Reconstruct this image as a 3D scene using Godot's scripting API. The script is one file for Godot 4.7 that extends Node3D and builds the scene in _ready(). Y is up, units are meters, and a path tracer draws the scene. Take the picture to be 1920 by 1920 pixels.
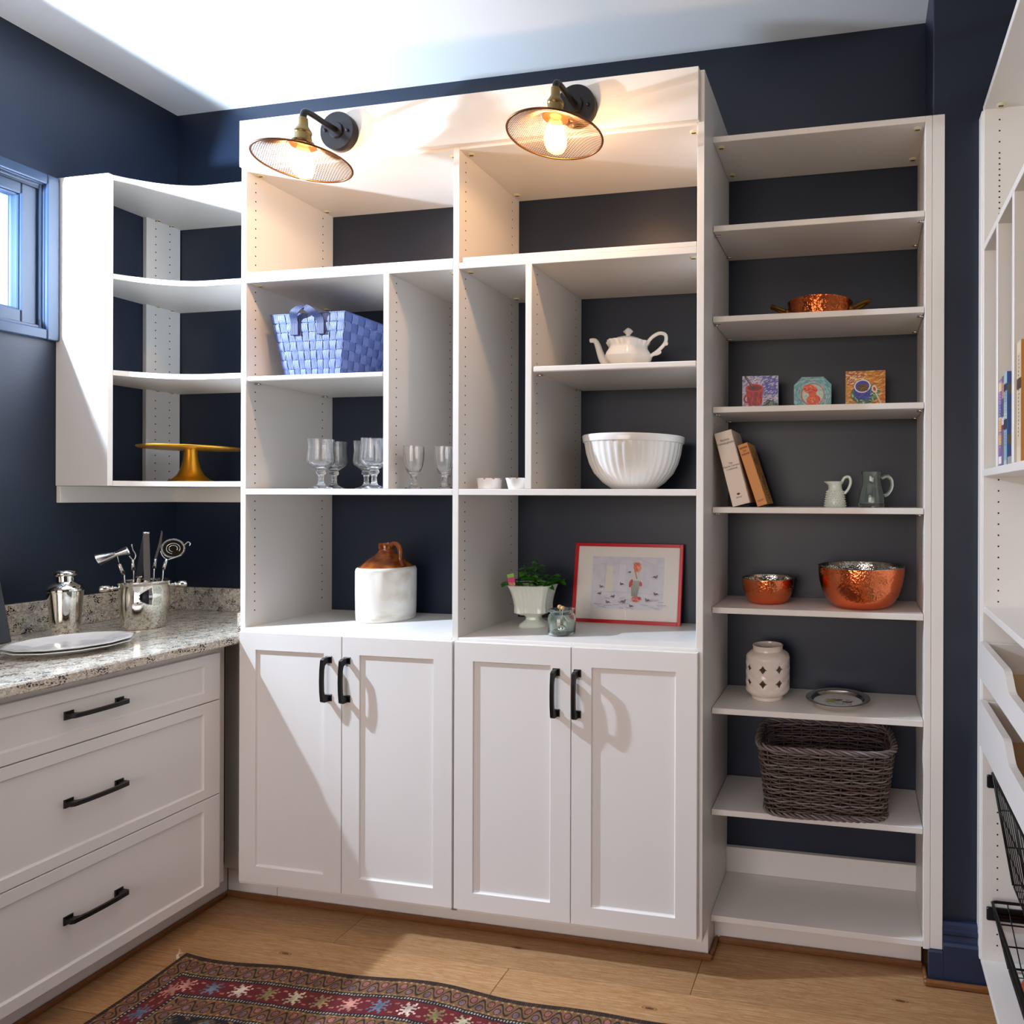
extends Node3D
# A navy pantry with white shelving. X runs right from the left wall, Z comes out from the back wall, Y is up; metres.

var M := {}
var counts := {}
var rng := RandomNumberGenerator.new()
var hole_mesh: Mesh

const XL := 0.715      # drawer fronts of the left base unit
const ZM := 0.3843    # front of the tall cabinet's panels
const ZD := 0.4039    # front of its doors
const ZT := 0.2695    # front of the narrow tower
const XR := 3.211     # front of the right hand unit
const CEIL := 3.068

# ---------------------------------------------------------------- nodes
func numbered(n: String) -> String:
	if not counts.has(n):
		counts[n] = 0
		return n
	counts[n] += 1
	return "%s_%03d" % [n, counts[n]]

func tag(o: Node3D, label: String, category := "", group := "", kind := "") -> Node3D:
	if label: o.set_meta("label", label)
	if category: o.set_meta("category", category)
	if group: o.set_meta("group", group)
	if kind: o.set_meta("kind", kind)
	return o

func thing(called: String, label: String, category: String, at := Vector3.ZERO, turn := 0.0, group := "") -> Node3D:
	var o := Node3D.new()
	o.name = numbered(called)
	add_child(o)
	o.position = at
	o.rotation.y = turn
	tag(o, label, category, group)
	return o

func part(called: String, st: SurfaceTool, m: Material, parent: Node3D, at := Vector3.ZERO) -> MeshInstance3D:
	st.generate_normals()
	return put(called, st.commit(), m, parent, at)

func put(called: String, mesh: Mesh, m: Material, parent: Node3D, at := Vector3.ZERO) -> MeshInstance3D:
	var o := MeshInstance3D.new()
	o.mesh = mesh
	o.material_override = m
	o.name = numbered(called) if parent == self else called
	parent.add_child(o, true)
	o.position = at
	return o

func struct(called: String, st: SurfaceTool, m: Material, label := "") -> MeshInstance3D:
	var o := part(called, st, m, self)
	tag(o, label, "", "", "structure")
	return o

func copy_of(o: Node3D, at: Vector3, turn: float, label: String) -> Node3D:
	var c: Node3D = o.duplicate()
	c.name = numbered(String(o.name).split("_0")[0])
	add_child(c)
	c.position = at
	c.rotation.y = turn
	c.set_meta("label", label)
	return c

# ---------------------------------------------------------------- shapes
func sb(smooth := true) -> SurfaceTool:
	var st := SurfaceTool.new()
	st.begin(Mesh.PRIMITIVE_TRIANGLES)
	st.set_smooth_group(0 if smooth else -1)
	return st

func tri_uv(st: SurfaceTool, a: Vector3, b: Vector3, c: Vector3, ua: Vector2, ub: Vector2, uc: Vector2) -> void:
	st.set_uv(ua); st.add_vertex(a)
	st.set_uv(uc); st.add_vertex(c)
	st.set_uv(ub); st.add_vertex(b)

func tri(st: SurfaceTool, a: Vector3, b: Vector3, c: Vector3) -> void:
	tri_uv(st, a, b, c, Vector2(a.x, -a.y), Vector2(b.x, -b.y), Vector2(c.x, -c.y))

func tri_to(st: SurfaceTool, a: Vector3, b: Vector3, c: Vector3, n: Vector3) -> void:
	if (b - a).cross(c - a).dot(n) >= 0.0: tri(st, a, b, c)
	else: tri(st, a, c, b)

func quad(st: SurfaceTool, a: Vector3, b: Vector3, c: Vector3, d: Vector3) -> void:
	tri(st, a, b, c)
	tri(st, a, c, d)

func quad_to(st: SurfaceTool, a: Vector3, b: Vector3, c: Vector3, d: Vector3, n: Vector3) -> void:
	tri_to(st, a, b, c, n)
	tri_to(st, a, c, d, n)

func bx(st: SurfaceTool, lo: Vector3, hi: Vector3, e := 0.0) -> void:
	var l := Vector3(minf(lo.x, hi.x), minf(lo.y, hi.y), minf(lo.z, hi.z))
	var h := Vector3(maxf(lo.x, hi.x), maxf(lo.y, hi.y), maxf(lo.z, hi.z))
	var mid := (l + h) / 2.0
	var half := (h - l) / 2.0
	e = minf(e, minf(half.x, minf(half.y, half.z)) * 0.9)
	var p := func(sx: int, sy: int, sz: int, axis: int) -> Vector3:
		var s := Vector3(sx, sy, sz)
		var v := Vector3.ZERO
		for k in 3: v[k] = mid[k] + s[k] * (half[k] - (0.0 if k == axis else e))
		return v
	for axis in 3:
		var u := (axis + 1) % 3
		var w := (axis + 2) % 3
		for s in [-1, 1]:
			var q := []
			for uv in [[-1, -1], [1, -1], [1, 1], [-1, 1]]:
				var k := [0, 0, 0]
				k[axis] = s; k[u] = uv[0]; k[w] = uv[1]
				q.append(p.call(k[0], k[1], k[2], axis))
			var n := Vector3.ZERO
			n[axis] = s
			quad_to(st, q[0], q[1], q[2], q[3], n)
	if e <= 0.0: return
	for axis in 3:   # edges that run along this axis
		var u := (axis + 1) % 3
		var w := (axis + 2) % 3
		for su in [-1, 1]:
			for sw in [-1, 1]:
				var a := [0, 0, 0]
				a[u] = su; a[w] = sw
				var b := a.duplicate()
				a[axis] = -1; b[axis] = 1
				var n := Vector3.ZERO
				n[u] = su; n[w] = sw
				quad_to(st, p.call(a[0], a[1], a[2], u), p.call(b[0], b[1], b[2], u), p.call(b[0], b[1], b[2], w), p.call(a[0], a[1], a[2], w), n)
	for sx in [-1, 1]:
		for sy in [-1, 1]:
			for sz in [-1, 1]:
				tri_to(st, p.call(sx, sy, sz, 0), p.call(sx, sy, sz, 1), p.call(sx, sy, sz, 2), Vector3(sx, sy, sz))

func box(called: String, lo: Vector3, hi: Vector3, m: Material, parent: Node3D, e := 0.0008) -> MeshInstance3D:
	var st := sb(false)
	bx(st, lo, hi, e)
	return part(called, st, m, parent)

# surface of revolution; the profile goes from the bottom up its outside (then down its inside)
func lathe(st: SurfaceTool, prof: Array, seg := 40, at := Vector3.ZERO, rmod = null) -> void:
	var rows := []
	for i in prof.size():
		var row := []
		for j in seg + 1:
			var t := TAU * (j % seg) / seg
			var r: float = prof[i].x
			if rmod != null: r = rmod.call(t, prof[i].y, r, i)
			row.append(at + Vector3(r * cos(t), prof[i].y, r * sin(t)))
		rows.append(row)
	var g := 1
	for i in prof.size() - 1:
		if i > 0:
			var d0: Vector2 = prof[i] - prof[i - 1]
			var d1: Vector2 = prof[i + 1] - prof[i]
			if absf(d0.angle_to(d1)) > 0.7: g += 1
		st.set_smooth_group(g)
		for j in seg:
			var ua := Vector2(float(j) / seg, float(i) / prof.size())
			var ub := Vector2(float(j) / seg, float(i + 1) / prof.size())
			var uc := Vector2(float(j + 1) / seg, float(i + 1) / prof.size())
			var ud := Vector2(float(j + 1) / seg, float(i) / prof.size())
			var a: Vector3 = rows[i][j]
			var b: Vector3 = rows[i + 1][j]
			var c: Vector3 = rows[i + 1][j + 1]
			var d: Vector3 = rows[i][j + 1]
			if prof[i + 1].x > 1e-6: tri_uv(st, a, b, c, ua, ub, uc)
			if prof[i].x > 1e-6: tri_uv(st, a, c, d, ua, uc, ud)
			if prof[i + 1].x <= 1e-6 and prof[i].x > 1e-6: pass
	st.set_smooth_group(0)

func turned(called: String, prof: Array, m: Material, parent: Node3D, at := Vector3.ZERO, seg := 40, rmod = null) -> MeshInstance3D:
	var st := sb()
	lathe(st, prof, seg, Vector3.ZERO, rmod)
	return part(called, st, m, parent, at)

func tube(st: SurfaceTool, pts: Array, rad, sides := 8, closed := false) -> void:
	var n := pts.size()
	var rings := []
	var up := Vector3.UP
	var prev := Vector3.ZERO
	for i in n:
		var t: Vector3
		if closed: t = (pts[(i + 1) % n] - pts[(i + n - 1) % n]).normalized()
		else: t = (pts[mini(i + 1, n - 1)] - pts[maxi(i - 1, 0)]).normalized()
		if i == 0:
			up = Vector3.UP if absf(t.y) < 0.9 else Vector3.RIGHT
			up = (up - t * up.dot(t)).normalized()
		else:
			up = (up - t * up.dot(t)).normalized()
		prev = t
		var side := t.cross(up)
		var r: float = rad[i] if rad is Array else rad
		var ring := []
		for k in sides:
			var a := TAU * k / sides
			ring.append(pts[i] + (up * cos(a) + side * sin(a)) * r)
		rings.append(ring)
	for i in (n if closed else n - 1):
		var ra: Array = rings[i]
		var rb: Array = rings[(i + 1) % n]
		for k in sides:
			var k2 := (k + 1) % sides
			quad_to(st, ra[k], rb[k], rb[k2], ra[k2], ra[k] + ra[k2] - 2.0 * pts[i])
	if not closed:
		for e in [0, n - 1]:
			var r2: Array = rings[e]
			var dir: Vector3 = (pts[0] - pts[1]) if e == 0 else (pts[n - 1] - pts[n - 2])
			for k in range(1, sides - 1): tri_to(st, r2[0], r2[k], r2[k + 1], dir)

func smooth_path(pts: Array, per := 6) -> Array:
	var out := []
	for i in pts.size() - 1:
		var p0: Vector3 = pts[maxi(i - 1, 0)]
		var p1: Vector3 = pts[i]
		var p2: Vector3 = pts[i + 1]
		var p3: Vector3 = pts[mini(i + 2, pts.size() - 1)]
		for k in per: out.append(p1.cubic_interpolate(p2, p0, p3, float(k) / per))
	out.append(pts[-1])
	return out

# a polygon pushed from depth d0 to d1; map(Vector2, depth) places its points
func prism(st: SurfaceTool, poly: Array, map: Callable, d0: float, d1: float) -> void:
	var pv := PackedVector2Array(poly)
	var ids := Geometry2D.triangulate_polygon(pv)
	var n: Vector3 = map.call(poly[0], d1) - map.call(poly[0], d0)
	for i in range(0, ids.size(), 3):
		for e in [0, 1]:
			var d := d1 if e == 1 else d0
			tri_to(st, map.call(pv[ids[i]], d), map.call(pv[ids[i + 1]], d), map.call(pv[ids[i + 2]], d), n if e == 1 else -n)
	var cw := Geometry2D.is_polygon_clockwise(pv)
	for i in poly.size():
		var p: Vector2 = poly[i]
		var q: Vector2 = poly[(i + 1) % poly.size()]
		var o := Vector2(q.y - p.y, p.x - q.x) * (-1.0 if cw else 1.0)
		var m: Vector2 = (p + q) / 2.0
		quad_to(st, map.call(p, d0), map.call(q, d0), map.call(q, d1), map.call(p, d1), map.call(m + o * 0.01, d0) - map.call(m, d0))

func flat_y(p: Vector2, d: float) -> Vector3: return Vector3(p.x, d, p.y)
func flat_z(p: Vector2, d: float) -> Vector3: return Vector3(p.x, p.y, d)
func flat_x(p: Vector2, d: float) -> Vector3: return Vector3(d, p.y, p.x)

func ball(st: SurfaceTool, c: Vector3, r: float, seg := 12, squash := 1.0) -> void:
	var prof := []
	for i in seg / 2 + 1:
		var a := -PI / 2 + PI * i / (seg / 2)
		prof.append(Vector2(maxf(0.0, r * cos(a)), r * sin(a) * squash))
	lathe(st, prof, seg, c)

# a flat ribbon with thickness: two rows of points and the outward normal at each
func ribbon(st: SurfaceTool, a: Array, b: Array, nrm: Array, thick: float) -> void:
	for i in a.size() - 1:
		var n0: Vector3 = nrm[i] * thick
		var n1: Vector3 = nrm[i + 1] * thick
		quad_to(st, a[i], b[i], b[i + 1], a[i + 1], nrm[i])
		quad_to(st, a[i] - n0, b[i] - n0, b[i + 1] - n1, a[i + 1] - n1, -nrm[i])
		quad_to(st, a[i], a[i + 1], a[i + 1] - n1, a[i] - n0, a[i] - b[i])
		quad_to(st, b[i], b[i + 1], b[i + 1] - n1, b[i] - n0, b[i] - a[i])

# ---------------------------------------------------------------- materials and textures
func mat(called: String, c: Color, rough := 0.5, metal := 0.0, spec := 0.5) -> StandardMaterial3D:
	var m := StandardMaterial3D.new()
	m.resource_name = called
	m.albedo_color = c
	m.roughness = rough
	m.metallic = metal
	m.metallic_specular = spec
	M[called] = m
	return m

func glass(called: String, c: Color, solid := true) -> StandardMaterial3D:
	var m := mat(called, c, 0.0)
	m.transparency = BaseMaterial3D.TRANSPARENCY_ALPHA
	m.albedo_color.a = 0.03
	if solid:
		m.refraction_enabled = true
		m.refraction_scale = 0.05
	return m

func noise(seed_: int, f: float, oct := 3, cell := false) -> FastNoiseLite:
	var n := FastNoiseLite.new()
	n.seed = seed_
	n.frequency = f
	n.fractal_octaves = oct
	n.noise_type = FastNoiseLite.TYPE_CELLULAR if cell else FastNoiseLite.TYPE_SIMPLEX_SMOOTH
	return n

func tex(img: Image) -> ImageTexture:
	img.generate_mipmaps()
	return ImageTexture.create_from_image(img)

func c8(r: float, g: float, b: float) -> Color: return Color(r / 255.0, g / 255.0, b / 255.0)

func bump(m: StandardMaterial3D, seed_: int, f: float, depth: float, cell := false, scale := 1.0) -> void:
	var t := NoiseTexture2D.new()
	t.width = 256
	t.height = 256
	t.seamless = true
	t.noise = noise(seed_, f, 2, cell)
	t.as_normal_map = true
	t.bump_strength = depth
	m.normal_enabled = true
	m.normal_texture = t
	m.uv1_triplanar = true
	m.uv1_scale = Vector3.ONE * scale

func stroke(img: Image, p: Vector2, q: Vector2, w: float, c: Color) -> void:
	var lo := p.min(q) - Vector2.ONE * (w + 1)
	var hi := p.max(q) + Vector2.ONE * (w + 1)
	for y in range(maxi(0, int(lo.y)), mini(img.get_height(), int(hi.y) + 1)):
		for x in range(maxi(0, int(lo.x)), mini(img.get_width(), int(hi.x) + 1)):
			var v := Vector2(x, y)
			var d := Geometry2D.get_closest_point_to_segment(v, p, q).distance_to(v)
			if d < w: img.set_pixel(x, y, img.get_pixel(x, y).lerp(c, clampf(w - d, 0, 1)))

func ell(img: Image, c: Vector2, r: Vector2, rot: float, col: Color, ring := 0.0) -> void:
	var R := maxf(r.x, r.y) + 2
	for y in range(maxi(0, int(c.y - R)), mini(img.get_height(), int(c.y + R) + 1)):
		for x in range(maxi(0, int(c.x - R)), mini(img.get_width(), int(c.x + R) + 1)):
			var v := (Vector2(x, y) - c).rotated(-rot)
			var d := (v / r).length()
			if d < 1.0 and (ring <= 0.0 or d > 1.0 - ring):
				img.set_pixel(x, y, col)

func pgon(img: Image, pts: Array, col: Color) -> void:
	var pv := PackedVector2Array(pts)
	var lo := pv[0]
	var hi := pv[0]
	for p in pv:
		lo = lo.min(p)
		hi = hi.max(p)
	for y in range(maxi(0, int(lo.y)), mini(img.get_height(), int(hi.y) + 1)):
		for x in range(maxi(0, int(lo.x)), mini(img.get_width(), int(hi.x) + 1)):
			if Geometry2D.is_point_in_polygon(Vector2(x, y), pv): img.set_pixel(x, y, col)

func dabs(img: Image, n: int, cols: Array, length: float, w: float, area: Rect2, ang := 0.0, spread := 0.6, keep = null) -> void:
	for i in n:
		var p := area.position + Vector2(rng.randf() * area.size.x, rng.randf() * area.size.y)
		if keep != null and not keep.call(p): continue
		var a := ang + rng.randf_range(-spread, spread)
		stroke(img, p, p + Vector2.from_angle(a) * length * rng.randf_range(0.5, 1.3), w * rng.randf_range(0.7, 1.3), cols[rng.randi() % cols.size()])

func fill(w: int, h: int, c: Color) -> Image:
	var img := Image.create(w, h, false, Image.FORMAT_RGB8)
	img.fill(c)
	return img

func make_materials() -> void:
	var white := mat("white_melamine", Color(0.90, 0.885, 0.86), 0.38, 0.0, 0.45)
	mat("white_door", Color(0.90, 0.885, 0.865), 0.34, 0.0, 0.5)
	var navy := mat("navy_paint", Color(0.075, 0.125, 0.20), 0.42, 0.0, 0.5)
	bump(navy, 3, 0.09, 0.5, false, 14.0)
	mat("navy_trim", Color(0.17, 0.235, 0.33), 0.33)
	mat("ceiling_paint", Color(0.90, 0.92, 0.93), 0.8)
	mat("hole_dark", Color(0.09, 0.08, 0.075), 0.9)
	mat("cam_plastic", Color(0.88, 0.83, 0.68), 0.45)
	mat("black_metal", Color(0.028, 0.028, 0.033), 0.38, 0.3)
	mat("bronze", Color(0.11, 0.105, 0.115), 0.4, 0.55)
	mat("brass", Color(0.50, 0.42, 0.26), 0.34, 0.9)
	mat("shade_wire", Color(0.36, 0.27, 0.18), 0.34, 0.9)
	mat("shade_rim", Color(0.42, 0.28, 0.16), 0.32, 0.9)
	mat("chrome", Color(0.88, 0.86, 0.82), 0.05, 1.0)
	mat("steel", Color(0.78, 0.77, 0.75), 0.18, 1.0)
	mat("gold", Color(0.78, 0.56, 0.16), 0.36, 0.85)
	var cu := mat("copper_hammered", Color(0.95, 0.53, 0.34), 0.16, 1.0)
	bump(cu, 11, 0.05, 3.2, true, 9.0)
	var cu2 := mat("copper_old", Color(0.80, 0.42, 0.24), 0.2, 1.0)
	bump(cu2, 12, 0.035, 6.0, true, 9.0)
	var lin := mat("tin_lining", Color(0.80, 0.78, 0.74), 0.14, 1.0)
	bump(lin, 11, 0.05, 2.5, true, 9.0)
	mat("cast_brass", Color(0.46, 0.32, 0.13), 0.38, 0.9)
	mat("porcelain", Color(0.93, 0.925, 0.91), 0.12, 0.0, 0.55)
	mat("milk_glass", Color(0.88, 0.91, 0.86), 0.16, 0.0, 0.55)
	mat("lantern_glaze", Color(0.90, 0.845, 0.80), 0.14, 0.0, 0.55)
	var stone := mat("stoneware", Color(0.90, 0.88, 0.84), 0.22)
	var im := fill(256, 256, Color.WHITE)
	var n1 := noise(21, 0.02, 4)
	for y in 256:
		for x in 256:
			var v := n1.get_noise_2d(x, y)
			im.set_pixel(x, y, c8(232, 228, 220).lerp(c8(206, 196, 176), clampf(v * 1.3, 0, 0.8)))
	stone.albedo_color = Color.WHITE
	stone.albedo_texture = tex(im)
	var br := mat("brown_glaze", Color(0.58, 0.27, 0.06), 0.14, 0.0, 0.6)
	im = fill(128, 128, Color.WHITE)
	n1 = noise(22, 0.05, 4)
	for y in 128:
		for x in 128:
			im.set_pixel(x, y, c8(176, 98, 30).lerp(c8(112, 48, 10), clampf(0.5 + n1.get_noise_2d(x, y) * 1.2, 0, 1)))
	br.albedo_color = Color.WHITE
	br.albedo_texture = tex(im)
	mat("red_lacquer", Color(0.74, 0.03, 0.09), 0.28)
	mat("mat_board", Color(0.88, 0.86, 0.83), 0.7)
	mat("leaf", Color(0.17, 0.44, 0.09), 0.45)
	mat("leaf_pale", Color(0.30, 0.56, 0.16), 0.45)
	M["leaf"].backlight_enabled = true
	M["leaf"].backlight = Color(0.15, 0.3, 0.05)
	M["leaf_pale"].backlight_enabled = true
	M["leaf_pale"].backlight = Color(0.2, 0.35, 0.08)
	mat("soil", Color(0.10, 0.07, 0.05), 0.95)
	mat("pink_tag", Color(0.80, 0.12, 0.42), 0.5)
	mat("green_tag", Color(0.48, 0.72, 0.16), 0.5)
	mat("tan_wood", Color(0.83, 0.68, 0.47), 0.5)
	mat("wicker_grey", Color(0.40, 0.35, 0.335), 0.5)
	mat("wicker_brown", Color(0.33, 0.25, 0.20), 0.5)
	mat("wicker_pale", Color(0.50, 0.455, 0.45), 0.5)
	var b1 := mat("blue_strap", Color(0.30, 0.37, 0.60), 0.55)
	var b2 := mat("blue_strap_pale", Color(0.39, 0.46, 0.68), 0.55)
	mat("blue_tie", Color(0.13, 0.18, 0.36), 0.6)
	im = fill(64, 64, Color.WHITE)
	for y in 64:
		for x in 64:
			var v := 0.5 + 0.5 * sin(x * TAU / 8.0)
			im.set_pixel(x, y, Color(v, v, v))
	var rib := tex(im)
	for m: StandardMaterial3D in [b1, b2, M["blue_tie"]]:
		m.heightmap_enabled = false
		m.uv1_triplanar = true
		m.uv1_scale = Vector3.ONE * 30.0
		m.normal_enabled = true
		var bi := im.duplicate() as Image
		bi.bump_map_to_normal_map(2.0)
		m.normal_texture = ImageTexture.create_from_image(bi)
	glass("cut_glass", Color(1, 1, 1))
	glass("clear_glass", Color(0.95, 1.0, 0.98))
	glass("pane", Color(1, 1, 1), false)
	glass("bulb_glass", Color(1, 0.97, 0.9), false)
	var fl := mat("filament", Color(1, 0.8, 0.5))
	fl.emission_enabled = true
	fl.emission = Color(1.0, 0.78, 0.45)
	fl.emission_energy_multiplier = 12.0
	mat("paper", Color(0.90, 0.87, 0.80), 0.8)
	mat("ivory_jacket", Color(0.86, 0.79, 0.72), 0.35)
	mat("ink_black", Color(0.08, 0.06, 0.05), 0.7)
	mat("ink_brown", Color(0.33, 0.13, 0.05), 0.7)
	mat("board_black", Color(0.012, 0.012, 0.016), 0.22)
	granite()
	oak()

func granite() -> void:
	var w := 512
	var im := fill(w, w, Color.WHITE)
	var a := noise(31, 0.012, 4)
	var b := noise(32, 0.05, 3)
	var c := noise(33, 0.11, 2)
	var d := noise(34, 0.016, 2)
	var e := noise(35, 0.045, 4)
	for y in w:
		for x in w:
			var v := a.get_noise_2d(x, y)
			var col := c8(214, 207, 190).lerp(c8(186, 180, 172), clampf(v * 2.0, 0, 1))
			col = col.lerp(c8(168, 142, 104), clampf((b.get_noise_2d(x, y) - 0.12) * 2.2, 0, 0.65))
			col = col.lerp(c8(238, 234, 222), clampf((e.get_noise_2d(x + 90, y) - 0.1) * 3.0, 0, 0.7))
			var vein := absf(e.get_noise_2d(x, y))
			if vein < 0.035: col = col.lerp(c8(92, 78, 66), 0.55)
			var k := d.get_noise_2d(x, y) * 0.9 + c.get_noise_2d(x, y)
			if k > 0.62: col = c8(34, 30, 34)
			elif k > 0.52: col = col.lerp(c8(72, 60, 58), 0.7)
			im.set_pixel(x, y, col)
	var m := mat("granite", Color.WHITE, 0.12, 0.0, 0.55)
	m.albedo_texture = tex(im)
	m.uv1_triplanar = true
	m.uv1_scale = Vector3.ONE * 2.6

func oak() -> void:
	var w := 1024
	var h := 256
	var im := fill(w, h, Color.WHITE)
	var a := noise(41, 0.004, 3)
	var b := noise(42, 0.03, 3)
	var c := noise(43, 0.2, 2)
	for y in h:
		for x in w:
			var warp := a.get_noise_2d(x * 0.6, y * 2.4) * 22.0 + a.get_noise_2d(x * 2.0 + 500, y * 3.0) * 5.0
			var ring := 0.5 + 0.5 * sin((y * 0.16 + warp))
			var grain := b.get_noise_2d(x * 0.25, y * 5.0)
			var pore := c.get_noise_2d(x * 0.12, y * 4.0)
			var col := c8(206, 168, 126).lerp(c8(178, 134, 90), clampf(0.28 * ring * ring + 0.5 + grain * 0.75, 0, 1))
			if pore > 0.32: col = col.lerp(c8(132, 92, 56), 0.4)
			im.set_pixel(x, y, col)
	for k in [Vector2(300, 90), Vector2(760, 180), Vector2(905, 60)]:
		ell(im, k, Vector2(9, 4), 0.1, c8(92, 60, 38))
		ell(im, k, Vector2(16, 8), 0.1, c8(150, 108, 70), 0.35)
	var t := tex(im)
	for i in 6:
		var tone: float = [1.0, 0.93, 1.03, 0.89, 0.97, 1.05][i]
		var m := mat("oak_%d" % i, Color(minf(1, 0.97 * tone), minf(1, 0.97 * tone * 0.985), 0.97 * tone * 0.96), 0.42, 0.0, 0.45)
		m.albedo_texture = t
		m.uv1_triplanar = true
		m.uv1_scale = Vector3(0.62, 5.0, 5.0 * 0.98)
		m.uv1_offset = Vector3(i * 0.37, 0.1 * i, 0.21 * i)
	var sh := mat("oak_shoe", Color(0.66, 0.55, 0.43), 0.42)
	sh.albedo_texture = t
	sh.uv1_triplanar = true
	sh.uv1_scale = Vector3(0.7, 9.0, 0.7)

# ---------------------------------------------------------------- joinery helpers
func settle(t: Node3D, base: Vector3) -> void:   # the thing's origin goes to its base; its parts were built in the room's axes
	for c in t.get_children(): c.position -= base
	t.position = base

func holes(parent: Node3D, spots: Array, n: Vector3, r := 0.0026) -> void:
	var st := sb(false)
	var u := n.cross(Vector3.UP).normalized()
	for p: Vector3 in spots:
		var c := p + n * 0.0003
		for k in 8:
			var a0 := TAU * k / 8
			var a1 := TAU * (k + 1) / 8
			tri_to(st, c, c + (u * cos(a0) + Vector3.UP * sin(a0)) * r, c + (u * cos(a1) + Vector3.UP * sin(a1)) * r, n)
	var o := part("peg_holes", st, M.hole_dark, parent)
	o.set_meta("kind", "stuff")

func rows(x: float, zs: Array, y0: float, y1: float, skip: Array = []) -> Array:
	var out := []
	for k in range(-60, 60):
		var y := 1.56 + 0.032 * k
		if y < y0 or y > y1: continue
		var bad := false
		for s in skip:
			if y > s - 0.028 and y < s + 0.012: bad = true
		if bad: continue
		for z in zs: out.append(Vector3(x, y, z))
	return out

func cams(parent: Node3D, spots: Array, r := 0.0125) -> void:   # the cream fittings under fixed shelves
	for p: Vector3 in spots:
		var st := sb(false)
		lathe(st, [Vector2(0, -0.0035), Vector2(r * 0.8, -0.0035), Vector2(r, -0.0015), Vector2(r, 0.001)], 18)
		var c := part("shelf_fitting", st, M.cam_plastic, parent, p)
		var s2 := sb(false)
		bx(s2, Vector3(-r * 0.55, -0.0042, -0.0022), Vector3(r * 0.55, -0.0034, 0.0022))
		part("screw_slot", s2, M.hole_dark, c)

func pins(parent: Node3D, spots: Array) -> void:   # metal pins under loose shelves
	for p: Vector3 in spots:
		var st := sb()
		tube(st, [p - Vector3(0.012, 0, 0), p + Vector3(0.012, 0, 0)], 0.0035, 8)
		part("shelf_pin", st, M.steel, parent)

# one-piece shaker front; map(Vector2, depth), front at d1
func shaker(called: String, lo: Vector2, hi: Vector2, map: Callable, d0: float, d1: float, rails: Array, m: Material, parent: Node3D) -> MeshInstance3D:
	var st := sb(false)
	var ring := func(l: Vector2, h: Vector2, d: float) -> Array:
		return [map.call(l, d), map.call(Vector2(h.x, l.y), d), map.call(h, d), map.call(Vector2(l.x, h.y), d)]
	var f: Vector3 = (map.call(lo, d1) - map.call(lo, d0)).normalized()
	var il := lo + Vector2(rails[0], rails[3])
	var ih := hi - Vector2(rails[1], rails[2])
	var b := Vector2.ONE * 0.005
	var rs := [ring.call(lo, hi, d0), ring.call(lo, hi, d1 - 0.0012), ring.call(lo + Vector2.ONE * 0.0012, hi - Vector2.ONE * 0.0012, d1), ring.call(il, ih, d1), ring.call(il + b * 0.4, ih - b * 0.4, d1 - 0.006), ring.call(il + b, ih - b, d1 - 0.0075)]
	var mid: Vector3 = map.call((lo + hi) / 2.0, d0)
	for i in rs.size() - 1:
		for k in 4:
			var a: Vector3 = rs[i][k]
			var c: Vector3 = rs[i][(k + 1) % 4]
			var n := f
			if i == 0:
				n = (a + c) / 2.0 - mid
			quad_to(st, a, c, rs[i + 1][(k + 1) % 4], rs[i + 1][k], n)
	var z: Array = rs[-1]
	quad_to(st, z[0], z[1], z[2], z[3], f)
	var y: Array = rs[0]
	quad_to(st, y[0], y[1], y[2], y[3], -f)
	return part(called, st, m, parent)

func pull(parent: Node3D, at: Vector3, along: Vector3, out: Vector3) -> void:
	var st := sb(false)
	var wide := along.cross(out)
	var map := func(p: Vector2, d: float) -> Vector3: return at + along * p.x + out * p.y + wide * d
	var poly := [Vector2(0.002, 0.002), Vector2(0.002, 0.024), Vector2(0.007, 0.031), Vector2(0.04, 0.0345), Vector2(0.0755, 0.0355), Vector2(0.111, 0.0345), Vector2(0.144, 0.031), Vector2(0.149, 0.024), Vector2(0.149, 0.002), Vector2(0.133, 0.002), Vector2(0.131, 0.014), Vector2(0.125, 0.0225), Vector2(0.111, 0.0255), Vector2(0.0755, 0.0265), Vector2(0.04, 0.0255), Vector2(0.026, 0.0225), Vector2(0.02, 0.014), Vector2(0.018, 0.002)]
	prism(st, poly, map, -0.0058, 0.0058)
	for a in [0.0, 0.127]:
		var sq := [Vector2(a, 0), Vector2(a + 0.024, 0), Vector2(a + 0.022, 0.004), Vector2(a + 0.002, 0.004)]
		prism(st, sq, map, -0.0118, 0.0118)
	part("handle", st, M.black_metal, parent)

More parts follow.
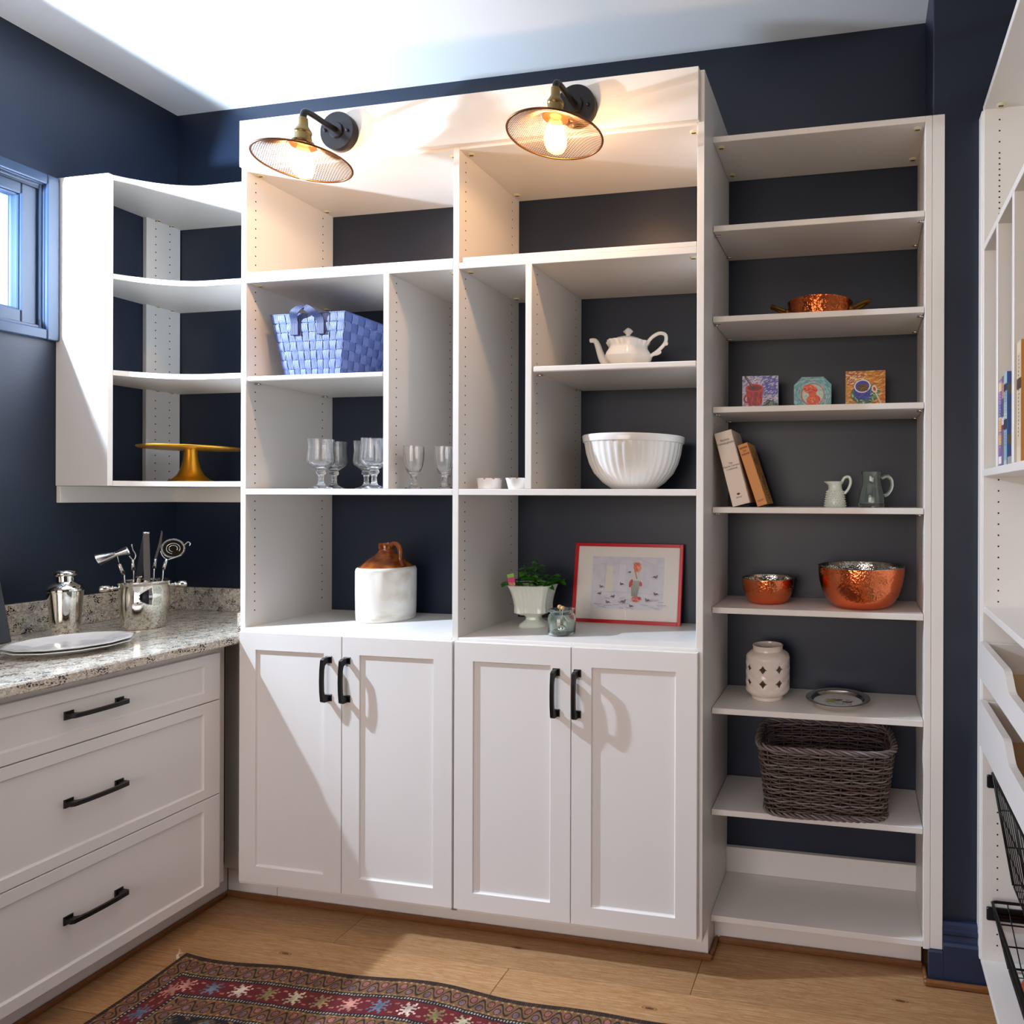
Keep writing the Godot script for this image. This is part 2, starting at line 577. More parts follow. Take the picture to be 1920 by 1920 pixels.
# ---------------------------------------------------------------- the room
func room() -> void:
	var n: Material = M.navy_paint
	# left wall with the window opening
	var st := sb(false)
	var z0 := 0.475; var z1 := 1.10; var y0 := 2.045; var y1 := 2.535
	bx(st, Vector3(-0.14, 0, -0.14), Vector3(0, CEIL, z0))
	bx(st, Vector3(-0.14, 0, z1), Vector3(0, CEIL, 4.4))
	bx(st, Vector3(-0.14, 0, z0), Vector3(0, y0, z1))
	bx(st, Vector3(-0.14, y1, z0), Vector3(0, CEIL, z1))
	struct("wall_left", st, n, "navy painted wall with the small window and stone counter")
	st = sb(false)
	bx(st, Vector3(-0.14, 0, -0.14), Vector3(3.70, CEIL, 0))
	struct("wall_back", st, n, "navy painted wall behind the white shelving")
	st = sb(false)
	bx(st, Vector3(3.0753, 0, 0), Vector3(3.56, CEIL, 0.25), 0.003)
	struct("wall_corner", st, n, "navy boxed-out wall corner between the narrow shelving and the drawer unit")
	st = sb(false)
	bx(st, Vector3(3.56, 0, 0), Vector3(3.70, CEIL, 4.4))
	struct("wall_right", st, n)
	# front wall, behind the viewer, with a wide opening added for the fill light
	st = sb(false)
	bx(st, Vector3(-0.14, 0, 4.4), Vector3(0.7, CEIL, 4.54))
	bx(st, Vector3(2.9, 0, 4.4), Vector3(3.70, CEIL, 4.54))
	bx(st, Vector3(0.7, 2.5, 4.4), Vector3(2.9, CEIL, 4.54))
	bx(st, Vector3(0.7, 0, 4.4), Vector3(2.9, 0.5, 4.54))
	struct("wall_front", st, n)
	st = sb(false)
	bx(st, Vector3(-0.14, CEIL, -0.14), Vector3(3.70, CEIL + 0.12, 4.54))
	struct("ceiling", st, M.ceiling_paint, "plain white painted ceiling")
	# oak floor, every board its own piece
	st = sb(false)
	bx(st, Vector3(-0.14, -0.14, -0.14), Vector3(3.70, -0.0155, 4.54))
	var fl := struct("floor", st, M.hole_dark, "wide pale oak floorboards")
	var meshes := {}
	var zs := [-0.113, 0.077, 0.267, 0.457]
	for k in 19: zs.append(0.647 + 0.19 * k)
	var joints := {2: [-0.02, 1.183, 2.378, 3.58], 3: [0.6, 1.804, 3.0], 1: [0.9, 2.1]}
	for r in zs.size():
		var js: Array = joints.get(r, [0.35 + fmod(r * 0.53, 1.1), 1.55 + fmod(r * 0.53, 1.1), 2.75 + fmod(r * 0.53, 1.1)])
		var x0 := -0.1
		for x: float in js + [3.6]:
			if x <= x0 + 0.02: continue
			if x > 3.6: x = 3.6
			var s := sb(false)
			bx(s, Vector3(0.0006, -0.015, 0.0006), Vector3(x - x0 - 0.0006, 0, 0.1894), 0.0011)
			part("plank", s, M["oak_%d" % ((r * 7 + int(x * 5.0)) % 6)], fl, Vector3(x0, 0, zs[r]))
			x0 = x
	# window on the left: casing, sash, panes, outer frame
	st = sb(false)
	bx(st, Vector3(-0.14, y0, z0), Vector3(-0.13, y1, z0 + 0.006))
	var win := struct("window_1", st, M.navy_trim, "small high window in a stepped blue-grey frame")
	var frame := func(called: String, a: float, b: float, c: float, d: float, w: float, x0: float, x1: float, e: float) -> void:
		for s in [[Vector3(x0, c, a), Vector3(x1, d, a + w)], [Vector3(x0, c, b - w), Vector3(x1, d, b)], [Vector3(x0, d - w, a + w), Vector3(x1, d, b - w)], [Vector3(x0, c, a + w), Vector3(x1, c + w, b - w)]]:
			box(called, s[0], s[1], M.navy_trim, win, e)
	frame.call("casing", 0.4335, 1.145, 2.004, 2.592, 0.036, 0.0, 0.022, 0.003)
	frame.call("molding", 0.452, 1.126, 2.023, 2.573, 0.012, 0.0, 0.015, 0.002)
	frame.call("molding", 0.464, 1.114, 2.035, 2.561, 0.009, -0.004, 0.010, 0.002)
	frame.call("molding", 0.472, 1.106, 2.043, 2.553, 0.010, -0.02, 0.003, 0.002)
	frame.call("sash", 0.480, 1.098, 2.050, 2.545, 0.046, -0.050, -0.008, 0.003)
	frame.call("glazing_bead", 0.524, 1.054, 2.094, 2.50, 0.008, -0.056, -0.016, 0.003)
	frame.call("outer_frame", 0.476, 1.102, 2.046, 2.546, 0.040, -0.075, -0.056, 0.002)
	st = sb(false)
	bx(st, Vector3(-0.047, 2.090, 0.520), Vector3(-0.043, 2.505, 1.058))
	part("pane", st, M.pane, win)
	# oak shoe moulding along the plinths, and the baseboard on the boxed-out wall
	var shoe := func(called: String, lo: Vector3, hi: Vector3, label: String) -> void:
		var s := sb(false)
		bx(s, lo, hi, 0.005)
		struct(called, s, M.oak_shoe, label)
	shoe.call("trim_1", Vector3(0.602, 0, 0.3016), Vector3(2.412, 0.019, 0.3166), "oak quarter-round along the tall cabinet plinth")
	shoe.call("trim_2", Vector3(0.602, 0, 0.3166), Vector3(0.617, 0.019, 2.1), "oak quarter-round along the drawer unit plinth")
	shoe.call("trim_3", Vector3(2.3985, 0, 0.215), Vector3(2.412, 0.019, 0.3016), "short oak return at the tall cabinet's right end")
	shoe.call("trim_4", Vector3(2.412, 0, 0.213), Vector3(3.056, 0.019, 0.228), "oak quarter-round under the narrow shelving")
	shoe.call("trim_5", Vector3(3.052, 0, 0.283), Vector3(3.56, 0.019, 0.298), "oak quarter-round below the navy baseboard")
	shoe.call("trim_6", Vector3(3.052, 0, 0.228), Vector3(3.066, 0.019, 0.283), "short oak return beside the baseboard end")
	st = sb(false)
	var prof := [Vector2(0.25, 0), Vector2(0.283, 0), Vector2(0.283, 0.118), Vector2(0.279, 0.126), Vector2(0.272, 0.128), Vector2(0.270, 0.142), Vector2(0.276, 0.150), Vector2(0.277, 0.160), Vector2(0.270, 0.163), Vector2(0.269, 0.174), Vector2(0.262, 0.180), Vector2(0.25, 0.180)]
	prism(st, prof, flat_x, 3.109, 3.56)
	bx(st, Vector3(3.066, 0, 0.25), Vector3(3.109, 0.096, 0.283), 0.001)
	struct("baseboard_back", st, M.navy_trim_dark, "tall moulded navy baseboard beside the drawer unit")
	# glazing of the added opening behind the viewer, where the fill light sits
	st = sb(false)
	for x in [0.7, 1.77, 2.84]: bx(st, Vector3(x, 0.5, 4.42), Vector3(x + 0.06, 2.5, 4.5), 0.003)
	for y in [0.5, 2.44]: bx(st, Vector3(0.7, y, 4.42), Vector3(2.9, y + 0.06, 4.5), 0.003)
	var w2 := struct("added_window_2", st, M.white_door)
	st = sb(false)
	bx(st, Vector3(0.76, 0.56, 4.455), Vector3(2.84, 2.44, 4.46))
	part("pane", st, M.pane, w2)

# ---------------------------------------------------------------- the tall cabinet
func tall_cabinet() -> void:
	var w: Material = M.white_melamine
	var t := thing("wall_cabinet", "tall white open shelving cabinet with four shaker doors and two lamps on its valance", "cabinet")
	var p1 := 0.7418; var p1b := 0.7635
	var p2 := 1.5570; var p2b := 1.5788
	var p4 := 2.3735; var p4b := 2.3957
	for x in [[p1, p1b], [p2, p2b], [p4, p4b]]:
		var st := sb(false)
		bx(st, Vector3(x[0], 0.104, 0.001), Vector3(x[1], 2.7436, ZM), 0.0012)
		bx(st, Vector3(x[0], 0.0, 0.001), Vector3(x[1], 0.104, 0.2845), 0.0)
		part("side_panel", st, w, t)
	var shelf := func(x0: float, x1: float, top: float, thick: float, zf: float) -> void:
		box("shelf", Vector3(x0, top - thick, 0.002), Vector3(x1, top, zf), w, t, 0.0012)
	var bays := [[p1b, p2], [p2b, p4]]
	for i in 2:
		var a: float = bays[i][0]
		var b: float = bays[i][1]
		shelf.call(a, b, 2.5985, 0.021, ZM)          # under the valance
		shelf.call(a, b, 2.2105, 0.0205, ZM)         # fixed
		shelf.call(a + 0.012, b - 0.0015, 2.2265, 0.0158, ZM - 0.001)   # the loose board lying on it
		shelf.call(a, b, 1.4752, 0.020, ZM)
		shelf.call(a, b, 0.9927, 0.019, ZM)
		cams(t, [Vector3(a + 0.02, 2.5775, 0.349), Vector3(a + 0.02, 2.5775, 0.053), Vector3(b - 0.02, 2.5775, 0.349), Vector3(b - 0.02, 2.5775, 0.053)])
		cams(t, [Vector3(a + 0.02, 2.19, 0.349), Vector3(a + 0.02, 2.19, 0.053), Vector3(b - 0.02, 2.19, 0.349), Vector3(b - 0.02, 2.19, 0.053)])
	box("divider", Vector3(1.3012, 1.4752, 0.002), Vector3(1.3228, 2.19, ZM), w, t, 0.0012)
	box("divider", Vector3(1.8120, 1.4752, 0.002), Vector3(1.8338, 2.19, ZM), w, t, 0.0012)
	box("shelf", Vector3(p1b + 0.004, 1.8485, 0.004), Vector3(1.3012, 1.8655, ZM + 0.001), w, t, 0.003)
	box("shelf", Vector3(1.8385, 1.8465, 0.004), Vector3(p4 - 0.001, 1.8652, ZM), w, t, 0.003)
	pins(t, [Vector3(1.842, 1.8425, 0.349), Vector3(1.842, 1.8425, 0.053), Vector3(0.772, 1.8445, 0.349), Vector3(0.772, 1.8445, 0.053)])
	box("valance", Vector3(0.7535, 2.585, ZM), Vector3(2.3815, 2.7436, ZD), w, t, 0.0015)
	# back boards of the lower cupboards and the plinth
	box("base_bottom", Vector3(p1b, 0.105, 0.002), Vector3(p4, 0.124, ZM), w, t, 0.0008)
	box("plinth", Vector3(0.603, 0.0, 0.285), Vector3(0.8105, 0.105, 0.3016), w, t, 0.0008)
	box("plinth", Vector3(0.8128, 0.0, 0.285), Vector3(p4b, 0.105, 0.3016), w, t, 0.0008)
	box("corner_filler", Vector3(0.603, 0.105, 0.30), Vector3(p1, 0.938, 0.3165), M.white_door, t, 0.0008)
	var skip := [2.598, 2.2265, 1.4752, 0.9927]
	holes(t, rows(p1b, [0.349, 0.053], 1.03, 2.57, skip + [1.8655]), Vector3.RIGHT)
	holes(t, rows(p2b, [0.349, 0.053], 1.03, 2.57, skip), Vector3.RIGHT)
	holes(t, rows(1.3228, [0.349, 0.053], 1.49, 2.18), Vector3.RIGHT)
	holes(t, rows(1.8338, [0.349, 0.053], 1.49, 2.18, [1.8655]), Vector3.RIGHT)
	holes(t, rows(p4b, [0.240, 0.046], 0.16, 2.55, [2.6013, 2.3172, 2.0279, 1.7395, 1.4194, 1.0992, 0.7782, 0.4553]), Vector3.RIGHT, 0.0018)
	# doors
	var d := [[0.760, 1.1628, 1], [1.1652, 1.5712, 0], [1.5785, 1.9785, 1], [1.9808, 2.3833, 0]]
	for q in d:
		var door := shaker("door", Vector2(q[0], 0.1242), Vector2(q[1], 0.9835), flat_z, ZM + 0.0015, ZD, [0.066, 0.067, 0.060, 0.057], M.white_door, t)
		pull(door, Vector3(q[1] - 0.0475 if q[2] == 1 else q[0] + 0.0205, 0.7645, ZD), Vector3.UP, Vector3.BACK)
	settle(t, Vector3(p1, 0, 0))

func tower() -> void:
	var w: Material = M.white_melamine
	var t := thing("shelf_tower", "narrow white open shelf tower right of the tall cabinet, eight shelves of crockery", "shelf")
	var a := 2.3962; var b := 3.0512
	box("side_panel", Vector3(b, 0.093, 0.001), Vector3(3.0715, 2.6013, ZT), w, t, 0.0012)
	box("filler", Vector3(3.0722, 0.097, 0.2515), Vector3(3.1075, 2.6013, ZT), w, t, 0.0012)
	var k := 0
	for y in [2.6013, 2.3172, 2.0279, 1.7391, 1.4194, 1.0992, 0.7782, 0.4553, 0.1166]:
		var loose: bool = k > 0 and k < 8
		box("shelf", Vector3(a + (0.0015 if loose else 0.0), y - 0.0185, 0.003), Vector3(b - (0.0015 if loose else 0.0), y, ZT - (0.001 if loose else 0.0)), w, t, 0.0012)
		if loose: pins(t, [Vector3(a + 0.008, y - 0.022, 0.240), Vector3(a + 0.008, y - 0.022, 0.046), Vector3(b - 0.008, y - 0.022, 0.240), Vector3(b - 0.008, y - 0.022, 0.046)])
		if k == 0: cams(t, [Vector3(a + 0.02, y - 0.0185, 0.235), Vector3(a + 0.02, y - 0.0185, 0.05), Vector3(b - 0.02, y - 0.0185, 0.235), Vector3(b - 0.02, y - 0.0185, 0.05)])
		k += 1
	box("back_rail", Vector3(a, 0.117, 0.001), Vector3(b, 0.205, 0.018), w, t, 0.0008)
	box("plinth", Vector3(a, 0.0, 0.198), Vector3(b, 0.098, 0.2125), w, t, 0.0008)
	holes(t, rows(b, [0.240, 0.046], 0.16, 2.55, [2.6013, 2.3172, 2.0279, 1.7395, 1.4194, 1.0992, 0.7782, 0.4553]), Vector3.LEFT, 0.002)
	settle(t, Vector3(a, 0, 0))

func corner_shelf() -> void:
	var w: Material = M.white_melamine
	var t := thing("corner_shelf", "white wall-hung corner shelving with curved shelf fronts beside the window", "shelf")
	box("end_panel", Vector3(0.001, 1.4851, 0.4134), Vector3(0.2335, 2.5971, 0.4308), w, t, 0.0012)
	for y in [2.5971, 2.2444, 1.8995, 1.5035]:
		var st := sb()
		st.set_smooth_group(-1)
		var poly := [Vector2(0.001, 0.001), Vector2(0.741, 0.001), Vector2(0.741, 0.290), Vector2(0.47, 0.290)]
		for i in range(1, 14):
			var s := i / 14.0
			poly.append(Vector2(0.47, 0.29) * (1 - s) * (1 - s) + Vector2(0.325, 0.302) * 2 * s * (1 - s) + Vector2(0.2335, 0.413) * s * s)
		poly.append(Vector2(0.2335, 0.413))
		poly.append(Vector2(0.001, 0.413))
		prism(st, poly, flat_y, y - 0.0185, y)
		part("shelf", st, w, t)
		if y > 1.6: cams(t, [Vector3(0.034, y - 0.0185, 0.102), Vector3(0.034, y - 0.0185, 0.046)], 0.009)
	box("support_board", Vector3(0.001, 1.49, 0.002), Vector3(0.0195, 2.59, 0.1375), w, t, 0.0012)
	box("cleat", Vector3(0.001, 1.424, 0.0195), Vector3(0.0195, 1.4845, 0.428), w, t, 0.001)
	box("cleat", Vector3(0.001, 1.424, 0.001), Vector3(0.741, 1.4845, 0.0195), w, t, 0.001)
	var sp := []
	for k in range(-1, 33):
		var y := 1.552 + 0.032 * k
		for s in [[0.102, 0.0], [0.046, 0.0]]:
			var ok := true
			for b in [2.2444, 1.8995, 1.5035, 2.62]:
				if y > b - 0.035 and y < b + 0.012: ok = false
			if ok: sp.append(Vector3(0.0195, y, s[0]))
	holes(t, sp, Vector3.RIGHT)
	settle(t, Vector3(0, 1.424, 0))

func base_unit() -> void:
	var t := thing("drawer_cabinet", "white base cabinet of three deep shaker drawers under the granite counter", "cabinet")
	box("body", Vector3(0.002, 0.1154, 0.40), Vector3(0.695, 0.938, 2.1), M.white_melamine, t)
	box("plinth", Vector3(0.55, 0.0, 0.3022), Vector3(0.602, 0.1154, 2.1), M.white_melamine, t)
	var ys := [[0.7588, 0.9164, 0.0335, 0.033], [0.4374, 0.7556, 0.033, 0.032], [0.1154, 0.4342, 0.0345, 0.033]]
	for y in ys:
		var map := func(p: Vector2, d: float) -> Vector3: return Vector3(d, p.y, p.x)
		var dr := shaker("drawer", Vector2(0.4322, y[0]), Vector2(1.60, y[1]), map, 0.6955, XL, [0.0555, 0.0555, y[2], y[3]], M.white_door, t)
		var yc: float = {0.7588: 0.8425, 0.4374: 0.5995, 0.1154: 0.2765}[y[0]]
		pull(dr, Vector3(XL - 0.0075, yc, 0.8785), Vector3.FORWARD, Vector3.RIGHT)
	box("drawer", Vector3(0.6955, 0.1154, 1.604), Vector3(XL, 0.9164, 2.1), M.white_door, t)
	settle(t, Vector3(0.34, 0, 0.3))
	# granite: worktop and upstands, lying on the cabinet
	var g := thing("countertop", "speckled cream and grey granite counter with low upstands along both walls", "counter")
	box("slab", Vector3(0.001, 0.9395, 0.001), Vector3(0.7415, 0.9705, 0.385), M.granite, g, 0.001)
	box("slab", Vector3(0.001, 0.9395, 0.385), Vector3(0.752, 0.9705, 2.1), M.granite, g, 0.0045)
	box("upstand", Vector3(0.001, 0.9705, 0.021), Vector3(0.021, 1.0775, 2.1), M.granite, g, 0.002)
	box("upstand", Vector3(0.001, 0.9705, 0.001), Vector3(0.7415, 1.0660, 0.021), M.granite, g, 0.002)
	box("upstand", Vector3(0.7215, 0.9705, 0.021), Vector3(0.7415, 1.041, 0.378), M.granite, g, 0.002)
	settle(g, Vector3(0.34, 0.9395, 0.3))

# ---------------------------------------------------------------- the unit on the right
func right_unit() -> void:
	var w: Material = M.white_melamine
	var t := thing("closet_unit", "white drawer and basket shelving unit along the right wall", "cabinet")
	var zn := 1.30
	box("side_panel", Vector3(XR, 0.096, 0.2965), Vector3(3.558, 2.5955, 0.3155), w, t, 0.0012)
	box("side_panel", Vector3(XR, 0.096, zn), Vector3(3.558, 2.5955, zn + 0.019), w, t, 0.0012)
	box("filler", Vector3(XR - 0.003, 0.100, 0.2512), Vector3(XR + 0.016, 2.585, 0.2960), w, t, 0.0015)
	box("back_panel", Vector3(3.55, 0.096, 0.3155), Vector3(3.558, 2.5955, zn), w, t, 0.0)
	var shelf := func(y: float, th: float, x0: float) -> void: box("shelf", Vector3(x0, y - th, 0.3155), Vector3(3.55, y, zn), w, t, 0.0012)
	shelf.call(2.5955, 0.0185, XR)
	shelf.call(2.186, 0.0185, XR)
	shelf.call(1.5335, 0.0205, XR)
	shelf.call(1.137, 0.0185, XR + 0.004)
	shelf.call(0.115, 0.0185, XR)
	cams(t, [Vector3(XR + 0.043, 2.577, 0.331)], 0.012)
	for z in [0.4905, 0.674, 0.858, 1.04]: box("divider", Vector3(XR, 1.5335, z), Vector3(3.55, 2.1675, z + 0.019), w, t, 0.0012)
	var sp := []
	for k in range(-48, 32):
		var y := 1.4395 + 0.032 * k
		var ok := true
		for b in [[2.1, 2.21], [1.51, 2.19], [1.108, 1.145], [0.7, 1.06], [0.61, 0.66], [0.20, 0.275]]:
			if y > b[0] and y < b[1]: ok = false
		if ok and y < 2.56 and y > 0.13: sp.append(Vector3(XR + 0.0425, y, 0.3155))
	for k in 9: sp.append(Vector3(XR + 0.0425, 2.543 - 0.032 * k, 0.3155))
	holes(t, sp, Vector3.BACK)
	# pull-out trays with scooped fronts
	for y in [[0.932, 1.036], [0.738, 0.868]]:
		var tr := Node3D.new()
		tr.name = "pull_out_tray"
		t.add_child(tr, true)
		var x0 := XR - 0.008
		var hgt: float = y[1] - y[0]
		var top: float = y[1]
		var poly := [Vector2(0.322, y[0]), Vector2(zn - 0.004, y[0]), Vector2(zn - 0.004, top), Vector2(1.02, top)]
		for i in range(1, 7): poly.append(Vector2(1.02 - 0.07 * i / 6.0, top - 0.042 * (1 - cos(PI * i / 6.0)) / 2))
		for i in 7: poly.append(Vector2(0.70 - 0.07 * i / 6.0, top - 0.042 * (1 + cos(PI * i / 6.0)) / 2))
		poly.append(Vector2(0.322, top))
		var st := sb(false)
		prism(st, poly, flat_x, x0, x0 + 0.018)
		part("front", st, M.white_door, tr)
		box("side", Vector3(x0 + 0.018, y[0] + 0.008, 0.322), Vector3(3.53, top - 0.003, 0.334), w, tr)
		box("side", Vector3(x0 + 0.018, y[0] + 0.008, zn - 0.016), Vector3(3.53, top - 0.003, zn - 0.004), w, tr)
		box("back", Vector3(3.518, y[0] + 0.008, 0.334), Vector3(3.53, top - 0.003, zn - 0.016), w, tr)
		box("bottom", Vector3(x0 + 0.018, y[0] + 0.008, 0.334), Vector3(3.518, y[0] + 0.018, zn - 0.016), M.tan_wood, tr)
	# black basket runners
	for y in [0.634, 0.253]:
		for z in [[0.3157, 0.327], [zn - 0.0115, zn - 0.0002]]:
			var r := box("basket_runner", Vector3(XR + 0.012, y - 0.0185, z[0]), Vector3(3.54, y + 0.0185, z[1]), M.black_metal, t, 0.003)
			if z[0] < 1.0: box("slide_rail", Vector3(XR + 0.03, y - 0.006, z[1] - 0.001), Vector3(3.53, y + 0.006, z[1] + 0.006), M.board_black, r, 0.002)
	settle(t, Vector3(XR, 0.096, 0.2965))
	basket_wire(0.668, 0.37, 0.028, "black wire pull-out basket on the upper runners under the white trays", zn)
	basket_wire(0.300, 0.128, 0.018, "black wire pull-out basket on the lowest runners, holding a snack packet", zn)
	# something red and orange in a clear bag lies in the low basket
	var pk := thing("snack_packet", "clear bag with red and orange contents in the lowest wire basket", "packet", Vector3(3.345, 0.131, 0.52))
	var st2 := sb()
	lathe(st2, [Vector2(0, 0), Vector2(0.05, 0.003), Vector2(0.072, 0.035), Vector2(0.06, 0.085), Vector2(0.03, 0.115), Vector2(0.012, 0.13), Vector2(0, 0.132)], 22, Vector3.ZERO, func(a, y, r, i): return r * (1.0 + 0.1 * sin(a * 5.0 + y * 60.0)))
	var pm := mat("packet_print", Color.WHITE, 0.25)
	var im := fill(128, 128, c8(205, 70, 40))
	dabs(im, 160, [c8(232, 160, 60), c8(190, 40, 36), c8(240, 226, 205), c8(226, 110, 50)], 14, 5, Rect2(0, 0, 128, 128), 0, 3)
	pm.albedo_texture = tex(im)
	part("bag", st2, pm, pk)

func basket_wire(yt: float, yb: float, inset: float, label: String, zn: float) -> void:
	var t := thing("wire_basket", label, "basket", Vector3(3.22, yb, 0.33), 0.0, "wire pull-out baskets")
	var h := yt - yb
	var x0 := 0.014; var x1 := 0.30; var z0 := 0.012; var z1 := zn - 0.33 - 0.045
	var q := 0.05 if h > 0.2 else 0.04
	var corner := func(f: float) -> Array:   # ring at height fraction f
		var a := x0 + q * (1 - f)
		var b := z0 + inset * (1 - f)
		return [Vector3(a, h * f, b), Vector3(x1, h * f, b), Vector3(x1, h * f, z1 - inset * (1 - f)), Vector3(a, h * f, z1 - inset * (1 - f))]
	for f in [1.0, 0.66, 0.33, 0.0]:
		var st := sb()
		var c: Array = corner.call(f)
		var pts := []
		for i in 4:
			var p: Vector3 = c[i]
			var a: Vector3 = (c[(i + 3) % 4] - p).normalized() * 0.012
			var b: Vector3 = (c[(i + 1) % 4] - p).normalized() * 0.012
			pts += [p + a, p + (a + b) * 0.22, p + b]
		tube(st, pts, 0.0042 if f == 1.0 else 0.0022, 8, true)
		part("rim" if f == 1.0 else "hoop", st, M.black_metal, t)
	var top: Array = corner.call(1.0)
	var bot: Array = corner.call(0.0)
	var n := 26
	for i in n + 1:
		var s := float(i) / n
		var st := sb()
		tube(st, [top[0].lerp(top[3], s), bot[0].lerp(bot[3], s), bot[1].lerp(bot[2], s), top[1].lerp(top[2], s)], 0.0036 if i == 0 or i == n else 0.0017, 6)
		part("wire", st, M.black_metal, t)
	for i in range(1, 7):
		var s := i / 7.0
		var st := sb()
		tube(st, [top[0].lerp(top[1], s), bot[0].lerp(bot[1], s), bot[3].lerp(bot[2], s), top[3].lerp(top[2], s)], 0.0018, 6)
		part("wire", st, M.black_metal, t)

# ---------------------------------------------------------------- lamps
func sconce(x: float, y: float, label: String) -> void:
	var t := thing("wall_lamp", label, "lamp", Vector3(x, y, ZD), 0.0, "cage-shade lamps on the valance")
	var c := turned("canopy", [Vector2(0, 0), Vector2(0.062, 0), Vector2(0.063, 0.002), Vector2(0.063, 0.023), Vector2(0.0615, 0.0255), Vector2(0, 0.0255)], M.bronze, t, Vector3.ZERO, 48)
	c.rotation.x = PI / 2
	var b := turned("canopy_boss", [Vector2(0, 0), Vector2(0.026, 0), Vector2(0.026, 0.003), Vector2(0.024, 0.006), Vector2(0, 0.006)], M.bronze, t, Vector3(0, 0, 0.0255), 32)
	b.rotation.x = PI / 2
	for s in [-1, 1]:
		var st0 := sb()
		ball(st0, Vector3(0.042 * s, -0.004 * s, 0.0275), 0.0055, 10)
		part("screw", st0, M.bronze, t)
	var ax := 0.157       # the shade hangs this far out
	var pts := smooth_path([Vector3(0, 0, 0.03), Vector3(0, -0.003, 0.07), Vector3(0, -0.005, ax - 0.03), Vector3(0, -0.011, ax - 0.008), Vector3(0, -0.028, ax), Vector3(0, -0.058, ax)], 8)
	var st := sb()
	tube(st, pts, 0.0095, 14)
	part("arm", st, M.bronze, t)
	var yr := 2.487 - y   # rim of the shade
	turned("socket", [Vector2(0, yr + 0.055), Vector2(0.030, yr + 0.055), Vector2(0.031, yr + 0.060), Vector2(0.024, yr + 0.066), Vector2(0.0215, yr + 0.085), Vector2(0.0235, yr + 0.088), Vector2(0.0235, yr + 0.094), Vector2(0.020, yr + 0.100), Vector2(0.0135, yr + 0.112), Vector2(0.0125, yr + 0.135), Vector2(0, yr + 0.137)], M.brass, t, Vector3(0, 0, ax), 36)
	# shade: woven wire dish with a solid collar and a rolled rim
	var R := 0.1325
	var hgt := func(r: float) -> float: return yr + 0.050 * pow(1.0 - clampf((r - 0.034) / (R - 0.034), 0, 1), 1.25)
	turned("shade_collar", [Vector2(0.018, yr + 0.053), Vector2(0.036, yr + 0.0485), Vector2(0.037, yr + 0.0495), Vector2(0.018, yr + 0.0555)], M.shade_rim, t, Vector3(0, 0, ax), 36)
	st = sb()
	var ring := []
	for k in 72: ring.append(Vector3(cos(TAU * k / 72) * R, yr, ax + sin(TAU * k / 72) * R))
	tube(st, ring, 0.0032, 8, true)
	part("shade_rim", st, M.shade_rim, t)
	st = sb()
	var n := 21
	for axis in 2:
		for k in range(-n, n + 1):
			var u := k * R / (n + 0.5)
			var half := sqrt(maxf(0.0, R * R - u * u))
			var wire := []
			var m := maxi(3, int(half / 0.012) * 2)
			for i in m + 1:
				var v := -half + 2 * half * i / m
				var r := Vector2(u, v).length()
				var p := Vector2(u, v).rotated(0.62)
				if axis == 1: p = Vector2(v, u).rotated(0.62)
				if r < 0.034:
					if wire.size() > 1: tube(st, wire, 0.00062, 4)
					wire = []
					continue
				wire.append(Vector3(p.x, hgt.call(r), ax + p.y))
			if wire.size() > 1: tube(st, wire, 0.00062, 4)
	part("wire_shade", st, M.shade_wire, t)
	# bulb
	turned("bulb", [Vector2(0, yr - 0.053), Vector2(0.012, yr - 0.051), Vector2(0.024, yr - 0.043), Vector2(0.031, yr - 0.028), Vector2(0.0325, yr - 0.012), Vector2(0.029, yr + 0.008), Vector2(0.022, yr + 0.030), Vector2(0.015, yr + 0.046), Vector2(0.0135, yr + 0.054)], M.bulb_glass, t, Vector3(0, 0, ax), 32)
	st = sb()
	for k in 5:
		var a := TAU * k / 5
		var d := Vector3(cos(a), 0, sin(a)) * 0.008
		tube(st, [Vector3(0, yr - 0.026, ax) + d, Vector3(0, yr + 0.026, ax) + d * 0.8], 0.0026, 6)
	part("filament", st, M.filament, t)
	var l := OmniLight3D.new()
	l.name = "lamp_light"
	l.light_color = Color(1.0, 0.78, 0.56)
	l.light_energy = 0.2
	l.light_size = 0.02
	l.omni_range = 8.0
	l.omni_attenuation = 2.0
	l.shadow_enabled = true
	t.add_child(l, true)
	l.position = Vector3(0, yr, ax)

